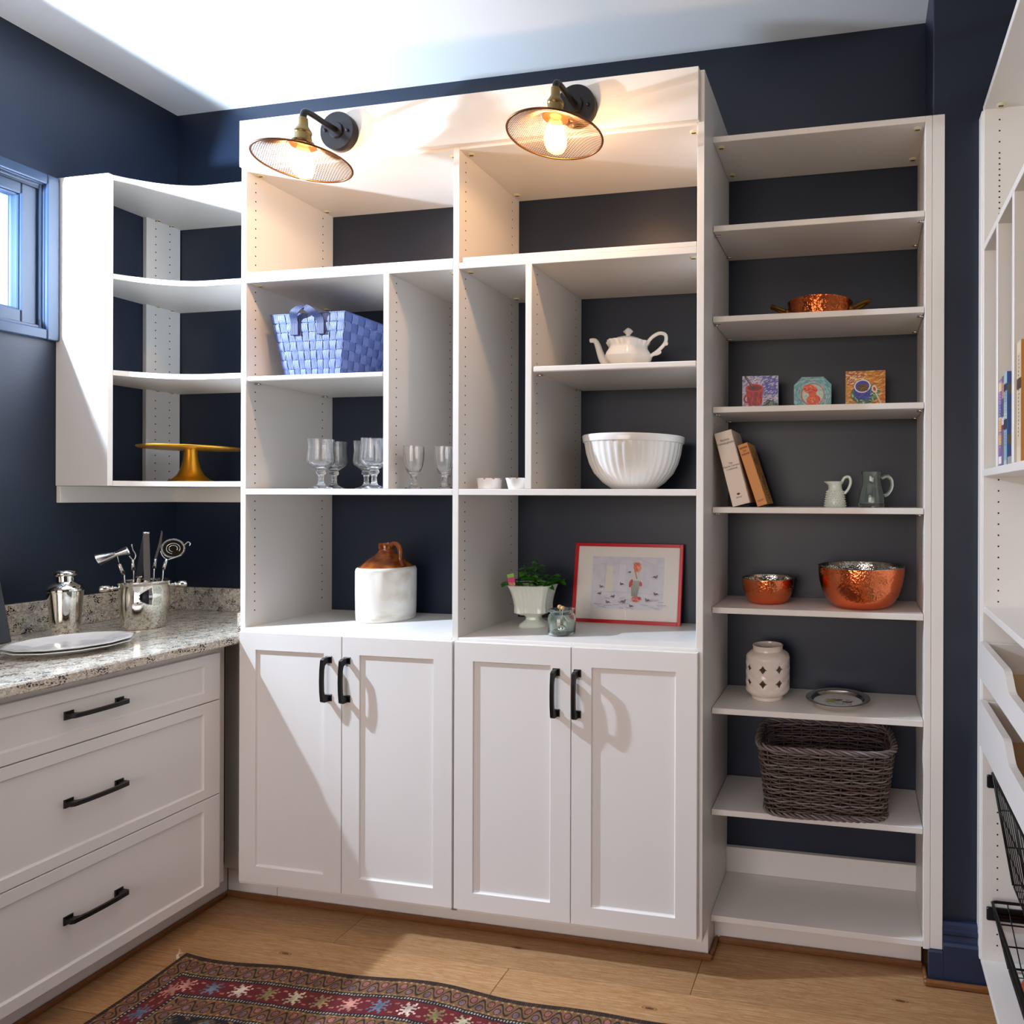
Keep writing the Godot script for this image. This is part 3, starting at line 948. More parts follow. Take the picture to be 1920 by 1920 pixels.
# ---------------------------------------------------------------- things on the tall cabinet
func strap_basket() -> void:
	var t := thing("woven_basket", "blue woven strap basket with a fabric bow tie on the tall cabinet shelf", "basket", Vector3(0.965, 1.8657, 0.2))
	var H := 0.222
	var corner := func(h: float) -> Array:
		var f := h
		var hx := lerpf(0.112, 0.152, f)
		var hz := lerpf(0.115, 0.138, f)
		return [Vector3(-hx, h * H, hz), Vector3(hx, h * H, hz), Vector3(hx, h * H, -hz), Vector3(-hx, h * H, -hz)]
	var cols := [10, 9, 10, 9]
	var nrm := [Vector3(0, 0, 1), Vector3(1, 0, 0), Vector3(0, 0, -1), Vector3(-1, 0, 0)]
	var nr := 7
	var total := 38
	for i in nr:      # straps that run round
		var a := []
		var b := []
		var n := []
		var idx := 0
		for side in 4:
			var m: int = cols[side] * 6
			for k in m:
				var s := float(k) / m
				var cell: float = s * cols[side]
				var ph := cos(PI * (cell - 0.5)) if false else sin(PI * fmod(cell, 1.0))
				var sgn := 1.0 if (idx + int(cell) + i) % 2 == 0 else -1.0
				var off: float = 0.0022 * sgn * sqrt(maxf(0.0, ph))
				var h0 := (i + 0.06) / nr
				var h1 := (i + 0.94) / nr
				var c0: Array = corner.call(h0)
				var c1: Array = corner.call(h1)
				var d: Vector3 = nrm[side]
				a.append(c0[side].lerp(c0[(side + 1) % 4], s) + d * off)
				b.append(c1[side].lerp(c1[(side + 1) % 4], s) + d * off)
				n.append(d)
			idx += cols[side]
		a.append(a[0]); b.append(b[0]); n.append(n[0])
		var st := sb(false)
		ribbon(st, a, b, n, 0.0012)
		part("strap", st, M.blue_strap, t)
	var j := 0
	for side in 4:    # straps that run up
		for k in cols[side]:
			var a := []
			var b := []
			var n := []
			for q in nr * 6 + 1:
				var h := float(q) / (nr * 6)
				var cell := h * nr
				var ph := sin(PI * fmod(minf(cell, nr - 0.001), 1.0))
				var sgn := -1.0 if (j + int(minf(cell, nr - 0.01))) % 2 == 0 else 1.0
				var c: Array = corner.call(h)
				var off: float = 0.0022 * sgn * sqrt(maxf(0.0, ph))
				a.append(c[side].lerp(c[(side + 1) % 4], (k + 0.06) / cols[side]) + nrm[side] * off)
				b.append(c[side].lerp(c[(side + 1) % 4], (k + 0.94) / cols[side]) + nrm[side] * off)
				n.append(nrm[side])
			var st := sb(false)
			ribbon(st, b, a, n, 0.0012)
			part("upright_strap", st, M.blue_strap_pale, t)
			j += 1
	var st2 := sb(false)
	var c1: Array = corner.call(1.0)
	for side in 4: tube(st2, [c1[side], c1[(side + 1) % 4]], 0.0022, 6)
	part("rim", st2, M.blue_strap, t)
	st2 = sb(false)
	bx(st2, Vector3(-0.11, 0.0005, -0.113), Vector3(0.11, 0.004, 0.113))
	part("bottom", st2, M.blue_strap, t)
	# ribbon handle: a loop rising over the rim, sewn to the front at two patches
	for s in [-1, 1]:
		var p := smooth_path([Vector3(0.052 * s, 0.183, 0.1375), Vector3(0.05 * s, 0.205, 0.144), Vector3(0.036 * s, 0.222, 0.158), Vector3(0.016 * s, 0.236, 0.160), Vector3(0.0, 0.2425, 0.155)], 6)
		var a := []
		var b := []
		var n := []
		for i in p.size():
			var w := 0.0145 + 0.004 * sin(PI * i / (p.size() - 1))
			var dir := Vector3(1, 0.35 * s * float(i) / p.size(), 0.1).normalized()
			a.append(p[i] - dir * w)
			b.append(p[i] + dir * w)
			n.append(Vector3(0, 0.2, 1).normalized())
		var st := sb(false)
		ribbon(st, a, b, n, 0.0015)
		part("handle_ribbon", st, M.blue_tie, t)
		st = sb(false)
		bx(st, Vector3(0.052 * s - 0.0155, 0.148, 0.1345), Vector3(0.052 * s + 0.0155, 0.188, 0.1395), 0.001)
		part("handle_patch", st, M.blue_tie, t)

func goblets() -> void:
	var facet := func(a: float, y: float, r: float, i: int) -> float:
		if y > 0.062 and y < 0.168: return r * (1.0 + 0.026 * absf(cos(a * 9.0)) * (1.0 if i < 18 else 0.0))
		if y > 0.014 and y < 0.062: return r * (1.0 + 0.05 * cos(a * 8.0))
		return r
	var prof := [Vector2(0, 0), Vector2(0.0365, 0), Vector2(0.0375, 0.002), Vector2(0.036, 0.0045), Vector2(0.022, 0.010), Vector2(0.012, 0.016), Vector2(0.0085, 0.026), Vector2(0.0075, 0.040), Vector2(0.0105, 0.052), Vector2(0.0155, 0.057), Vector2(0.0155, 0.063), Vector2(0.012, 0.068), Vector2(0.020, 0.074), Vector2(0.0365, 0.087), Vector2(0.0425, 0.098), Vector2(0.0420, 0.115), Vector2(0.0390, 0.140), Vector2(0.0395, 0.160), Vector2(0.0415, 0.176), Vector2(0.0395, 0.1765), Vector2(0.0368, 0.160), Vector2(0.0360, 0.140), Vector2(0.0385, 0.115), Vector2(0.0385, 0.100), Vector2(0.032, 0.090), Vector2(0.016, 0.081), Vector2(0, 0.078)]
	var spots := [[0.987, 0.300, "large cut-glass goblet with a flared rim standing leftmost on the shelf above the stoneware jug"], [0.955, 0.205, "large cut-glass goblet half hidden behind the leftmost goblet"], [1.0856, 0.20, "large cut-glass goblet third from left, set back against the navy wall"], [1.2000, 0.30, "large cut-glass goblet beside the left upright divider, partly cut off by it"]]
	var first: Node3D
	for s in spots:
		if first == null:
			first = thing("goblet", s[2], "glass", Vector3(s[0], 1.4753, s[1]), 0.1, "large cut-glass goblets")
			turned("bowl_and_stem", prof, M.cut_glass, first, Vector3.ZERO, 72, facet)
		else: copy_of(first, Vector3(s[0], 1.4753, s[1]), rng.randf() * 0.4, s[2])
	var p2 := [Vector2(0, 0), Vector2(0.0285, 0), Vector2(0.029, 0.002), Vector2(0.027, 0.004), Vector2(0.014, 0.009), Vector2(0.009, 0.016), Vector2(0.0075, 0.032), Vector2(0.0095, 0.045), Vector2(0.014, 0.050), Vector2(0.022, 0.060), Vector2(0.0285, 0.078), Vector2(0.0315, 0.100), Vector2(0.0322, 0.125), Vector2(0.0325, 0.145), Vector2(0.0308, 0.1455), Vector2(0.0300, 0.125), Vector2(0.0292, 0.100), Vector2(0.026, 0.078), Vector2(0.019, 0.063), Vector2(0.010, 0.056), Vector2(0, 0.054)]
	var f2 := func(a: float, y: float, r: float, i: int) -> float:
		if y > 0.05 and y < 0.13 and i < 14: return r * (1.0 + 0.03 * cos(a * 10.0 + y * 180.0) * cos(a * 10.0 - y * 180.0))
		if y <= 0.05: return r * (1.0 + 0.05 * cos(a * 6.0))
		return r
	var a := thing("wine_glass", "small diamond-cut wine glass in the narrow slot, right after the divider", "glass", Vector3(1.378, 1.4753, 0.333), 0.0, "small wine glasses in the slot")
	turned("bowl_and_stem", p2, M.cut_glass, a, Vector3.ZERO, 64, f2)
	copy_of(a, Vector3(1.470, 1.4753, 0.30), 0.5, "small diamond-cut wine glass in the narrow slot, partly hidden by the cabinet's middle upright")

func ramekins() -> void:
	var im := fill(512, 64, c8(240, 238, 236))
	for k in 9:
		var x := 20 + k * 56 + rng.randi() % 12
		for q in 7:
			ell(im, Vector2(x + rng.randf_range(-9, 9), 34 + rng.randf_range(-11, 11)), Vector2(4.5, 3.2), rng.randf() * 3, [c8(178, 92, 150), c8(206, 130, 170), c8(196, 104, 70), c8(112, 130, 84)][q % 4])
		ell(im, Vector2(x + 26, 38), Vector2(3, 5), 0.4, c8(120, 150, 130))
	var m := mat("floral_porcelain", Color.WHITE, 0.14, 0.0, 0.55)
	m.albedo_texture = tex(im)
	var prof := [Vector2(0, 0), Vector2(0.034, 0), Vector2(0.0362, 0.002), Vector2(0.0385, 0.030), Vector2(0.0398, 0.0335), Vector2(0.0398, 0.036), Vector2(0.0375, 0.0365), Vector2(0.0355, 0.033), Vector2(0.0335, 0.005), Vector2(0, 0.004)]
	var f := func(a: float, y: float, r: float, i: int) -> float: return r * (1.0 + (0.012 * cos(a * 44.0) if i < 4 else 0.0))
	var a := thing("ramekin", "small ribbed white ramekin with tiny flowers, left one of two by the middle upright", "ramekin", Vector3(1.650, 1.4753, 0.318), 0.3, "flowered ramekins")
	turned("dish", prof, m, a, Vector3.ZERO, 132, f)
	var b := thing("ramekin", "small plain-sided white ramekin with pink flowers, partly behind the right upright divider", "ramekin", Vector3(1.7625, 1.4753, 0.335), 1.3, "flowered ramekins")
	var p2 := prof.duplicate()
	for i in p2.size(): p2[i] = Vector2(p2[i].x * (0.86 + 4.2 * p2[i].y), p2[i].y)
	turned("dish", p2, m, b, Vector3.ZERO, 60)

func teapot() -> void:
	var t := thing("teapot", "white porcelain teapot with scrolled handle and a gallery rim", "teapot", Vector3(2.0853, 1.8653, 0.19), -0.06)
	var lobes := func(a: float, y: float, r: float, i: int) -> float:
		var v := 1.0 + 0.045 * cos(a * 6.0)
		if y > 0.098: v += 0.03 * cos(a * 24.0)
		return r * v
	turned("body", [Vector2(0, 0.012), Vector2(0.030, 0.010), Vector2(0.036, 0.014), Vector2(0.055, 0.026), Vector2(0.076, 0.044), Vector2(0.0815, 0.056), Vector2(0.078, 0.068), Vector2(0.067, 0.084), Vector2(0.066, 0.094), Vector2(0.072, 0.106), Vector2(0.073, 0.110), Vector2(0.066, 0.111), Vector2(0.058, 0.108), Vector2(0.05, 0.106)], M.porcelain, t, Vector3.ZERO, 96, lobes)
	turned("lid", [Vector2(0.056, 0.108), Vector2(0.055, 0.112), Vector2(0.040, 0.123), Vector2(0.020, 0.129), Vector2(0.008, 0.131), Vector2(0.007, 0.136), Vector2(0.015, 0.146), Vector2(0.016, 0.148), Vector2(0.008, 0.156), Vector2(0, 0.161)], M.porcelain, t, Vector3.ZERO, 40, func(a, y, r, i): return r * (1.0 + (0.12 * cos(a * 4.0) if y > 0.137 else 0.02 * cos(a * 8.0))))
	var st := sb()
	var p := smooth_path([Vector3(-0.062, 0.040, 0), Vector3(-0.088, 0.050, 0), Vector3(-0.102, 0.078, 0), Vector3(-0.112, 0.106, 0), Vector3(-0.122, 0.122, 0), Vector3(-0.140, 0.124, 0)], 6)
	var rr := []
	for i in p.size(): rr.append(lerpf(0.021, 0.0075, sqrt(float(i) / (p.size() - 1))))
	tube(st, p, rr, 14)
	part("spout", st, M.porcelain, t)
	st = sb()
	tube(st, smooth_path([Vector3(0.064, 0.098, 0), Vector3(0.085, 0.122, 0), Vector3(0.112, 0.135, 0), Vector3(0.134, 0.128, 0), Vector3(0.134, 0.104, 0), Vector3(0.112, 0.080, 0), Vector3(0.088, 0.064, 0), Vector3(0.074, 0.056, 0)], 7), 0.0062, 10)
	tube(st, smooth_path([Vector3(0.090, 0.064, 0), Vector3(0.106, 0.066, 0), Vector3(0.116, 0.072, 0), Vector3(0.108, 0.076, 0)], 5), 0.0045, 8)
	ball(st, Vector3(0.136, 0.100, 0), 0.008, 10)
	part("handle", st, M.porcelain, t)
	for a in [0.25, 2.6, 3.7, 5.5]:
		var d := Vector3(cos(a), 0, sin(a))
		st = sb()
		tube(st, smooth_path([d * 0.050 + Vector3(0, 0.026, 0), d * 0.066 + Vector3(0, 0.022, 0), d * 0.060 + Vector3(0, 0.010, 0), d * 0.070 + Vector3(0, 0.004, 0)], 5), [0.006, 0.006, 0.006, 0.006, 0.006, 0.0055, 0.0055, 0.0055, 0.005, 0.005, 0.005, 0.005, 0.0045, 0.0045, 0.004, 0.004], 8)
		part("foot", st, M.porcelain, t)

func big_bowl() -> void:
	var t := thing("serving_bowl", "large white fluted serving bowl filling the shelf below the teapot", "bowl", Vector3(2.1098, 1.4753, 0.196))
	var fl := func(a: float, y: float, r: float, i: int) -> float:
		if i > 0 and i < 9: return r * (1.0 + 0.022 * (absf(cos(a * 20.0)) - 0.6) * smoothstep(0.0, 0.02, y))
		return r
	turned("bowl", [Vector2(0, 0.001), Vector2(0.068, 0.0), Vector2(0.075, 0.003), Vector2(0.104, 0.024), Vector2(0.132, 0.055), Vector2(0.148, 0.087), Vector2(0.1575, 0.120), Vector2(0.162, 0.148), Vector2(0.163, 0.154), Vector2(0.1685, 0.156), Vector2(0.1715, 0.1745), Vector2(0.170, 0.1775), Vector2(0.1655, 0.1775), Vector2(0.162, 0.168), Vector2(0.154, 0.120), Vector2(0.128, 0.060), Vector2(0.075, 0.010), Vector2(0, 0.007)], M.porcelain, t, Vector3.ZERO, 160, fl)

func jug() -> void:
	var t := thing("stoneware_jug", "cream stoneware jug with a brown glazed shoulder and loop handle", "jug", Vector3(1.118, 0.9928, 0.135))
	turned("body", [Vector2(0, 0.0), Vector2(0.096, 0.0), Vector2(0.100, 0.004), Vector2(0.1015, 0.03), Vector2(0.1025, 0.10), Vector2(0.1025, 0.182), Vector2(0.0995, 0.192), Vector2(0.094, 0.196)], M.stoneware, t, Vector3.ZERO, 64)
	turned("shoulder", [Vector2(0.094, 0.196), Vector2(0.086, 0.200), Vector2(0.066, 0.220), Vector2(0.044, 0.238), Vector2(0.029, 0.250), Vector2(0.0255, 0.256), Vector2(0.0255, 0.262), Vector2(0.0275, 0.264), Vector2(0.0275, 0.280), Vector2(0.0255, 0.2835), Vector2(0.019, 0.283), Vector2(0.017, 0.262)], M.brown_glaze, t, Vector3.ZERO, 56)
	var st := sb()
	var map := Basis(Vector3.UP, -0.25)
	var pts := []
	for p in [Vector3(0.020, 0.274, 0), Vector3(0.040, 0.283, 0), Vector3(0.063, 0.276, 0), Vector3(0.074, 0.254, 0), Vector3(0.074, 0.226, 0), Vector3(0.083, 0.205, 0), Vector3(0.088, 0.199, 0)]: pts.append(map * p)
	tube(st, smooth_path(pts, 6), 0.0085, 12)
	part("handle", st, M.brown_glaze, t)

func planter() -> void:
	var t := thing("planter", "square white milk-glass footed planter holding a small green plant", "planter", Vector3(1.722, 0.9928, 0.150), 0.16)
	var sq := func(a: float, y: float, r: float, i: int) -> float:
		var p := 7.0 if y > 0.05 else 3.2
		var c := pow(pow(absf(cos(a)), p) + pow(absf(sin(a)), p), -1.0 / p)
		var f := 1.0 + (0.018 * cos(a * 28.0) if y > 0.06 and y < 0.13 and i < 16 else 0.0)
		if y > 0.045 and y < 0.062: f += 0.05 * absf(sin(a * 8.0))
		return r * c * f
	turned("pot", [Vector2(0, 0), Vector2(0.047, 0), Vector2(0.048, 0.004), Vector2(0.045, 0.010), Vector2(0.036, 0.016), Vector2(0.026, 0.024), Vector2(0.025, 0.032), Vector2(0.032, 0.040), Vector2(0.048, 0.045), Vector2(0.054, 0.052), Vector2(0.0535, 0.062), Vector2(0.055, 0.075), Vector2(0.059, 0.100), Vector2(0.066, 0.128), Vector2(0.073, 0.143), Vector2(0.0755, 0.147), Vector2(0.0735, 0.149), Vector2(0.066, 0.143), Vector2(0.060, 0.130), Vector2(0, 0.129)], M.milk_glass, t, Vector3.ZERO, 120, sq)
	turned("soil", [Vector2(0.060, 0.131), Vector2(0.03, 0.135), Vector2(0, 0.137)], M.soil, t, Vector3.ZERO, 40, func(a, y, r, i): return r * pow(pow(absf(cos(a)), 6.0) + pow(absf(sin(a)), 6.0), -1.0 / 6.0))
	var lf := thing("mint_plant", "young mint-like plant with toothed green leaves growing in the white planter", "plant", Vector3(1.722, 0.9928 + 0.137, 0.150))
	var meshes := []
	for v in 3:
		var st := sb()
		var L := 0.030 + 0.005 * v
		var nn := 10
		var l := []
		var r := []
		var mdl := []
		for i in nn + 1:
			var s := float(i) / nn
			var w := L * 0.36 * pow(sin(PI * pow(s, 0.8)), 0.8) * (1.0 + (0.12 if i % 2 == 0 else -0.10))
			if i == 0 or i == nn: w = 0.0004
			var z := -0.010 * s * s * (1 + v * 0.4)
			mdl.append(Vector3(s * L, z - 0.0015 * sin(PI * s), 0))
			l.append(Vector3(s * L, z + 0.002 * sin(PI * s), -w))
			r.append(Vector3(s * L, z + 0.002 * sin(PI * s), w))
		for i in nn:
			quad_to(st, l[i], mdl[i], mdl[i + 1], l[i + 1], Vector3.UP)
			quad_to(st, mdl[i], r[i], r[i + 1], mdl[i + 1], Vector3.UP)
			quad_to(st, l[i] - Vector3(0, 0.0005, 0), mdl[i] - Vector3(0, 0.0005, 0), mdl[i + 1] - Vector3(0, 0.0005, 0), l[i + 1] - Vector3(0, 0.0005, 0), Vector3.DOWN)
			quad_to(st, mdl[i] - Vector3(0, 0.0005, 0), r[i] - Vector3(0, 0.0005, 0), r[i + 1] - Vector3(0, 0.0005, 0), mdl[i + 1] - Vector3(0, 0.0005, 0), Vector3.DOWN)
		st.generate_normals()
		meshes.append(st.commit())
	var stems := [[Vector3(0.004, 0, 0.01), Vector3(0.010, 0.045, 0.015), Vector3(0.020, 0.092, 0.015)], [Vector3(-0.015, 0, 0), Vector3(-0.03, 0.045, 0.0), Vector3(-0.036, 0.078, 0.005)], [Vector3(0.04, 0, 0.02), Vector3(0.06, 0.02, 0.03), Vector3(0.085, 0.045, 0.03)], [Vector3(0.03, 0, 0.035), Vector3(0.036, 0.022, 0.048), Vector3(0.04, 0.035, 0.055)], [Vector3(-0.04, 0, 0.02), Vector3(-0.066, 0.022, 0.03), Vector3(-0.088, 0.014, 0.035)], [Vector3(0.05, 0, -0.01), Vector3(0.082, 0.018, 0.0), Vector3(0.10, 0.028, 0.008)], [Vector3(0, 0, 0.03), Vector3(0.005, 0.03, 0.045), Vector3(0.012, 0.05, 0.05)], [Vector3(-0.01, 0, -0.03), Vector3(-0.01, 0.04, -0.03), Vector3(0.0, 0.07, -0.03)]]
	var k := 0
	for s in stems:
		var p := smooth_path(s, 6)
		var st := sb()
		tube(st, p, 0.0013, 6)
		part("stem", st, M.leaf, lf)
		for q in [0.35, 0.6, 0.82, 1.0]:
			var at: Vector3 = p[int(q * (p.size() - 1))]
			for e in 2:
				var yaw := k * 1.57 + e * PI + rng.randf_range(-0.3, 0.3)
				var o := put("leaf", meshes[k % 3], M.leaf_pale if (k + e) % 3 == 0 else M.leaf, lf, at)
				o.basis = Basis(Vector3.UP, yaw) * Basis(Vector3.BACK, rng.randf_range(0.0, 0.55)) * Basis(Vector3.RIGHT, rng.randf_range(-0.4, 0.4))
				o.scale = Vector3.ONE * rng.randf_range(0.85, 1.2) * (0.8 if q == 1.0 else 1.0)
			k += 1
	var tg := thing("plant_tag", "pink and green plant label stuck in the white planter", "label", Vector3(1.676, 1.128, 0.212))
	tg.rotation = Vector3(-0.12, 0.15, 0.22)
	box("card", Vector3(-0.012, 0, 0), Vector3(0.012, 0.055, 0.0015), M.pink_tag, tg, 0.0004)
	box("band", Vector3(-0.012, 0.042, 0.0015), Vector3(0.012, 0.055, 0.0021), M.green_tag, tg, 0.0002)
	var im := fill(64, 64, c8(190, 90, 80))
	dabs(im, 60, [c8(236, 196, 150), c8(120, 150, 70), c8(230, 120, 90), c8(250, 236, 220)], 6, 3, Rect2(0, 0, 64, 64), 0, 3)
	var m := mat("tag_photo", Color.WHITE, 0.5)
	m.albedo_texture = tex(im)
	var st3 := sb(false)
	pic(st3, Vector3(-0.0115, 0.001, 0.0018), 0.023, 0.024)
	part("photo", st3, m, tg)

func pic(st: SurfaceTool, at: Vector3, w: float, h: float) -> void:   # a flat picture facing +z
	tri_uv(st, at, at + Vector3(w, 0, 0), at + Vector3(w, h, 0), Vector2(0, 1), Vector2(1, 1), Vector2(1, 0))
	tri_uv(st, at, at + Vector3(w, h, 0), at + Vector3(0, h, 0), Vector2(0, 1), Vector2(1, 0), Vector2(0, 0))

func jar() -> void:
	var t := thing("glass_jar", "small clear glass jar with a flared rim in front of the red frame", "jar", Vector3(1.886, 0.9928, 0.272))
	turned("jar_body", [Vector2(0, 0.0), Vector2(0.038, 0.0), Vector2(0.0435, 0.004), Vector2(0.0455, 0.012), Vector2(0.0455, 0.055), Vector2(0.042, 0.066), Vector2(0.037, 0.070), Vector2(0.036, 0.073), Vector2(0.044, 0.082), Vector2(0.0445, 0.084), Vector2(0.041, 0.0845), Vector2(0.0335, 0.073), Vector2(0.040, 0.064), Vector2(0.0428, 0.055), Vector2(0.0428, 0.012), Vector2(0.038, 0.006), Vector2(0, 0.005)], M.clear_glass, t, Vector3.ZERO, 48)
	var w := thing("drink_whisk", "pair of silver wire stirrers with wooden ball tips standing in the glass jar", "whisk", Vector3(1.886, 0.9990, 0.272))
	for s in 2:
		var st := sb()
		var top := Vector3(-0.006 + 0.011 * s, 0.086 - 0.004 * s, 0.004)
		ball(st, top, 0.0075, 14)
		part("wooden_tip", st, M.tan_wood, w)
		st = sb()
		tube(st, [top, Vector3(0.0, 0.03, 0.002)], 0.0011, 6)
		part("stem", st, M.chrome, w)
	for k in 8:
		var st := sb()
		var a := TAU * k / 8
		tube(st, smooth_path([Vector3(0.0, 0.058, 0.002), Vector3(cos(a) * 0.014, 0.047, sin(a) * 0.014), Vector3(cos(a) * 0.023, 0.034, sin(a) * 0.023)], 4), 0.0007, 5)
		part("whisk_wire", st, M.chrome, w)
	var st2 := sb()
	ball(st2, Vector3(0.006, 0.0143, 0.012), 0.0142, 22)
	part("silver_ball", st2, M.chrome, w)

func bird(im: Image, c: Vector2, s: float, dir: float, col: Color) -> void:
	ell(im, c, Vector2(20, 9.5) * s, 0.28 * dir, col)
	ell(im, c + Vector2(15 * dir, -11) * s, Vector2(6, 7) * s, 0, col.darkened(0.18))
	ell(im, c + Vector2(11 * dir, -4) * s, Vector2(8, 8) * s, 0.4 * dir, col.darkened(0.1))
	pgon(im, [c + Vector2(-14 * dir, -3) * s, c + Vector2(-36 * dir, -6 + 12) * s, c + Vector2(-14 * dir, 6) * s], col.darkened(0.3))
	ell(im, c + Vector2(-4 * dir, 1) * s, Vector2(13, 5) * s, 0.3 * dir, col.darkened(0.35))
	stroke(im, c + Vector2(3 * dir, 8) * s, c + Vector2(4 * dir, 15) * s, 1.2 * s, c8(176, 96, 80))
	stroke(im, c + Vector2(-3 * dir, 8) * s, c + Vector2(-1 * dir, 15) * s, 1.2 * s, c8(176, 96, 80))
	stroke(im, c + Vector2(-26 * dir, 17) * s, c + Vector2(18 * dir, 16) * s, 1.8 * s, c8(178, 176, 190))

func framed_print() -> void:
	var W := 0.418; var H := 0.290
	var t := thing("framed_print", "red framed watercolour of a bonneted figure among grey pigeons, leaning on the navy wall", "picture", Vector3(2.027, 0.9928, 0.058), -0.03)
	t.rotation.x = -0.135
	var st := sb(false)
	var b := 0.0125
	for s in [[Vector3(-W / 2, 0, -0.012), Vector3(-W / 2 + b, H, 0)], [Vector3(W / 2 - b, 0, -0.012), Vector3(W / 2, H, 0)], [Vector3(-W / 2 + b, 0, -0.012), Vector3(W / 2 - b, b, 0)], [Vector3(-W / 2 + b, H - b, -0.012), Vector3(W / 2 - b, H, 0)]]: bx(st, s[0], s[1], 0.0009)
	part("frame", st, M.red_lacquer, t)
	var im := fill(1024, 694, c8(232, 227, 220))
	var l := Rect2(150, 95, 724, 500)
	var nz := noise(51, 0.01, 3)
	for y in range(95, 595):
		for x in range(150, 874):
			var v := 0.5 + 0.5 * nz.get_noise_2d(x, y)
			im.set_pixel(x, y, c8(206, 204, 214).lerp(c8(228, 226, 230), clampf(v + (y - 420) * 0.001, 0, 1)))
	for s in [[Vector2(150, 180), Vector2(400, 150)], [Vector2(600, 105), Vector2(870, 200)], [Vector2(160, 430), Vector2(870, 440)], [Vector2(280, 170), Vector2(280, 420)], [Vector2(420, 165), Vector2(420, 425)]]: stroke(im, s[0], s[1], 1.6, c8(184, 182, 196))
	pgon(im, [Vector2(300, 190), Vector2(362, 190), Vector2(362, 425), Vector2(290, 425)], c8(226, 222, 205))
	pgon(im, [Vector2(425, 170), Vector2(495, 170), Vector2(480, 420), Vector2(412, 420)], c8(222, 220, 230))
	dabs(im, 60, [c8(190, 188, 200), c8(214, 210, 220)], 70, 5, Rect2(170, 480, 680, 100), 0.05, 0.15)
	# figure
	pgon(im, [Vector2(560, 220), Vector2(628, 222), Vector2(648, 300), Vector2(640, 400), Vector2(604, 468), Vector2(560, 470), Vector2(532, 400), Vector2(540, 300)], c8(214, 212, 208))
	for k in 9: stroke(im, Vector2(552 + k * 11, 320), Vector2(560 + k * 7, 465), 2.6, c8(82, 92, 84))
	stroke(im, Vector2(585, 230), Vector2(606, 300), 4, c8(190, 60, 50))
	ell(im, Vector2(548, 345), Vector2(17, 40), 0.3, c8(206, 84, 76))
	ell(im, Vector2(646, 350), Vector2(15, 22), -0.2, c8(206, 90, 80))
	ell(im, Vector2(606, 190), Vector2(38, 46), 0.2, c8(224, 128, 100))
	ell(im, Vector2(622, 200), Vector2(25, 32), 0.1, c8(232, 176, 158))
	dabs(im, 40, [c8(206, 70, 60), c8(236, 150, 120), c8(222, 96, 70)], 22, 3, Rect2(568, 145, 60, 80), 1.2, 0.5, func(p): return (p - Vector2(600, 182)).length() < 44)
	ell(im, Vector2(606, 492), Vector2(44, 28), 0.1, c8(214, 112, 96))
	dabs(im, 26, [c8(190, 60, 56), c8(236, 170, 150)], 18, 3, Rect2(566, 470, 76, 44), 0.5, 0.6)
	for q in [[Vector2(250, 385), 1.0, -1.0], [Vector2(235, 450), 0.9, 1.0], [Vector2(372, 475), 0.95, 1.0], [Vector2(322, 530), 1.0, -1.0], [Vector2(455, 355), 0.9, -1.0], [Vector2(480, 520), 1.25, 1.0], [Vector2(560, 560), 0.9, -1.0], [Vector2(530, 240), 0.7, 1.0], [Vector2(790, 280), 1.1, 1.0], [Vector2(720, 500), 1.15, -1.0], [Vector2(800, 440), 1.05, -1.0]]:
		bird(im, q[0], q[1], q[2], c8(150, 150, 156).lerp(c8(112, 112, 120), rng.randf()))
	var m := mat("watercolour", Color.WHITE, 0.7)
	m.albedo_texture = tex(im)
	st = sb(false)
	pic(st, Vector3(-W / 2 + b, b, -0.006), W - 2 * b, H - 2 * b)
	part("print", st, m, t)
	st = sb(false)
	bx(st, Vector3(-W / 2 + b * 0.6, b * 0.6, -0.0115), Vector3(W / 2 - b * 0.6, H - b * 0.6, -0.007))
	part("backing", st, M.mat_board, t)
	st = sb(false)
	quad_to(st, Vector3(-W / 2 + b, b, -0.004), Vector3(W / 2 - b, b, -0.004), Vector3(W / 2 - b, H - b, -0.004), Vector3(-W / 2 + b, H - b, -0.004), Vector3.BACK)
	part("pane", st, M.pane, t)

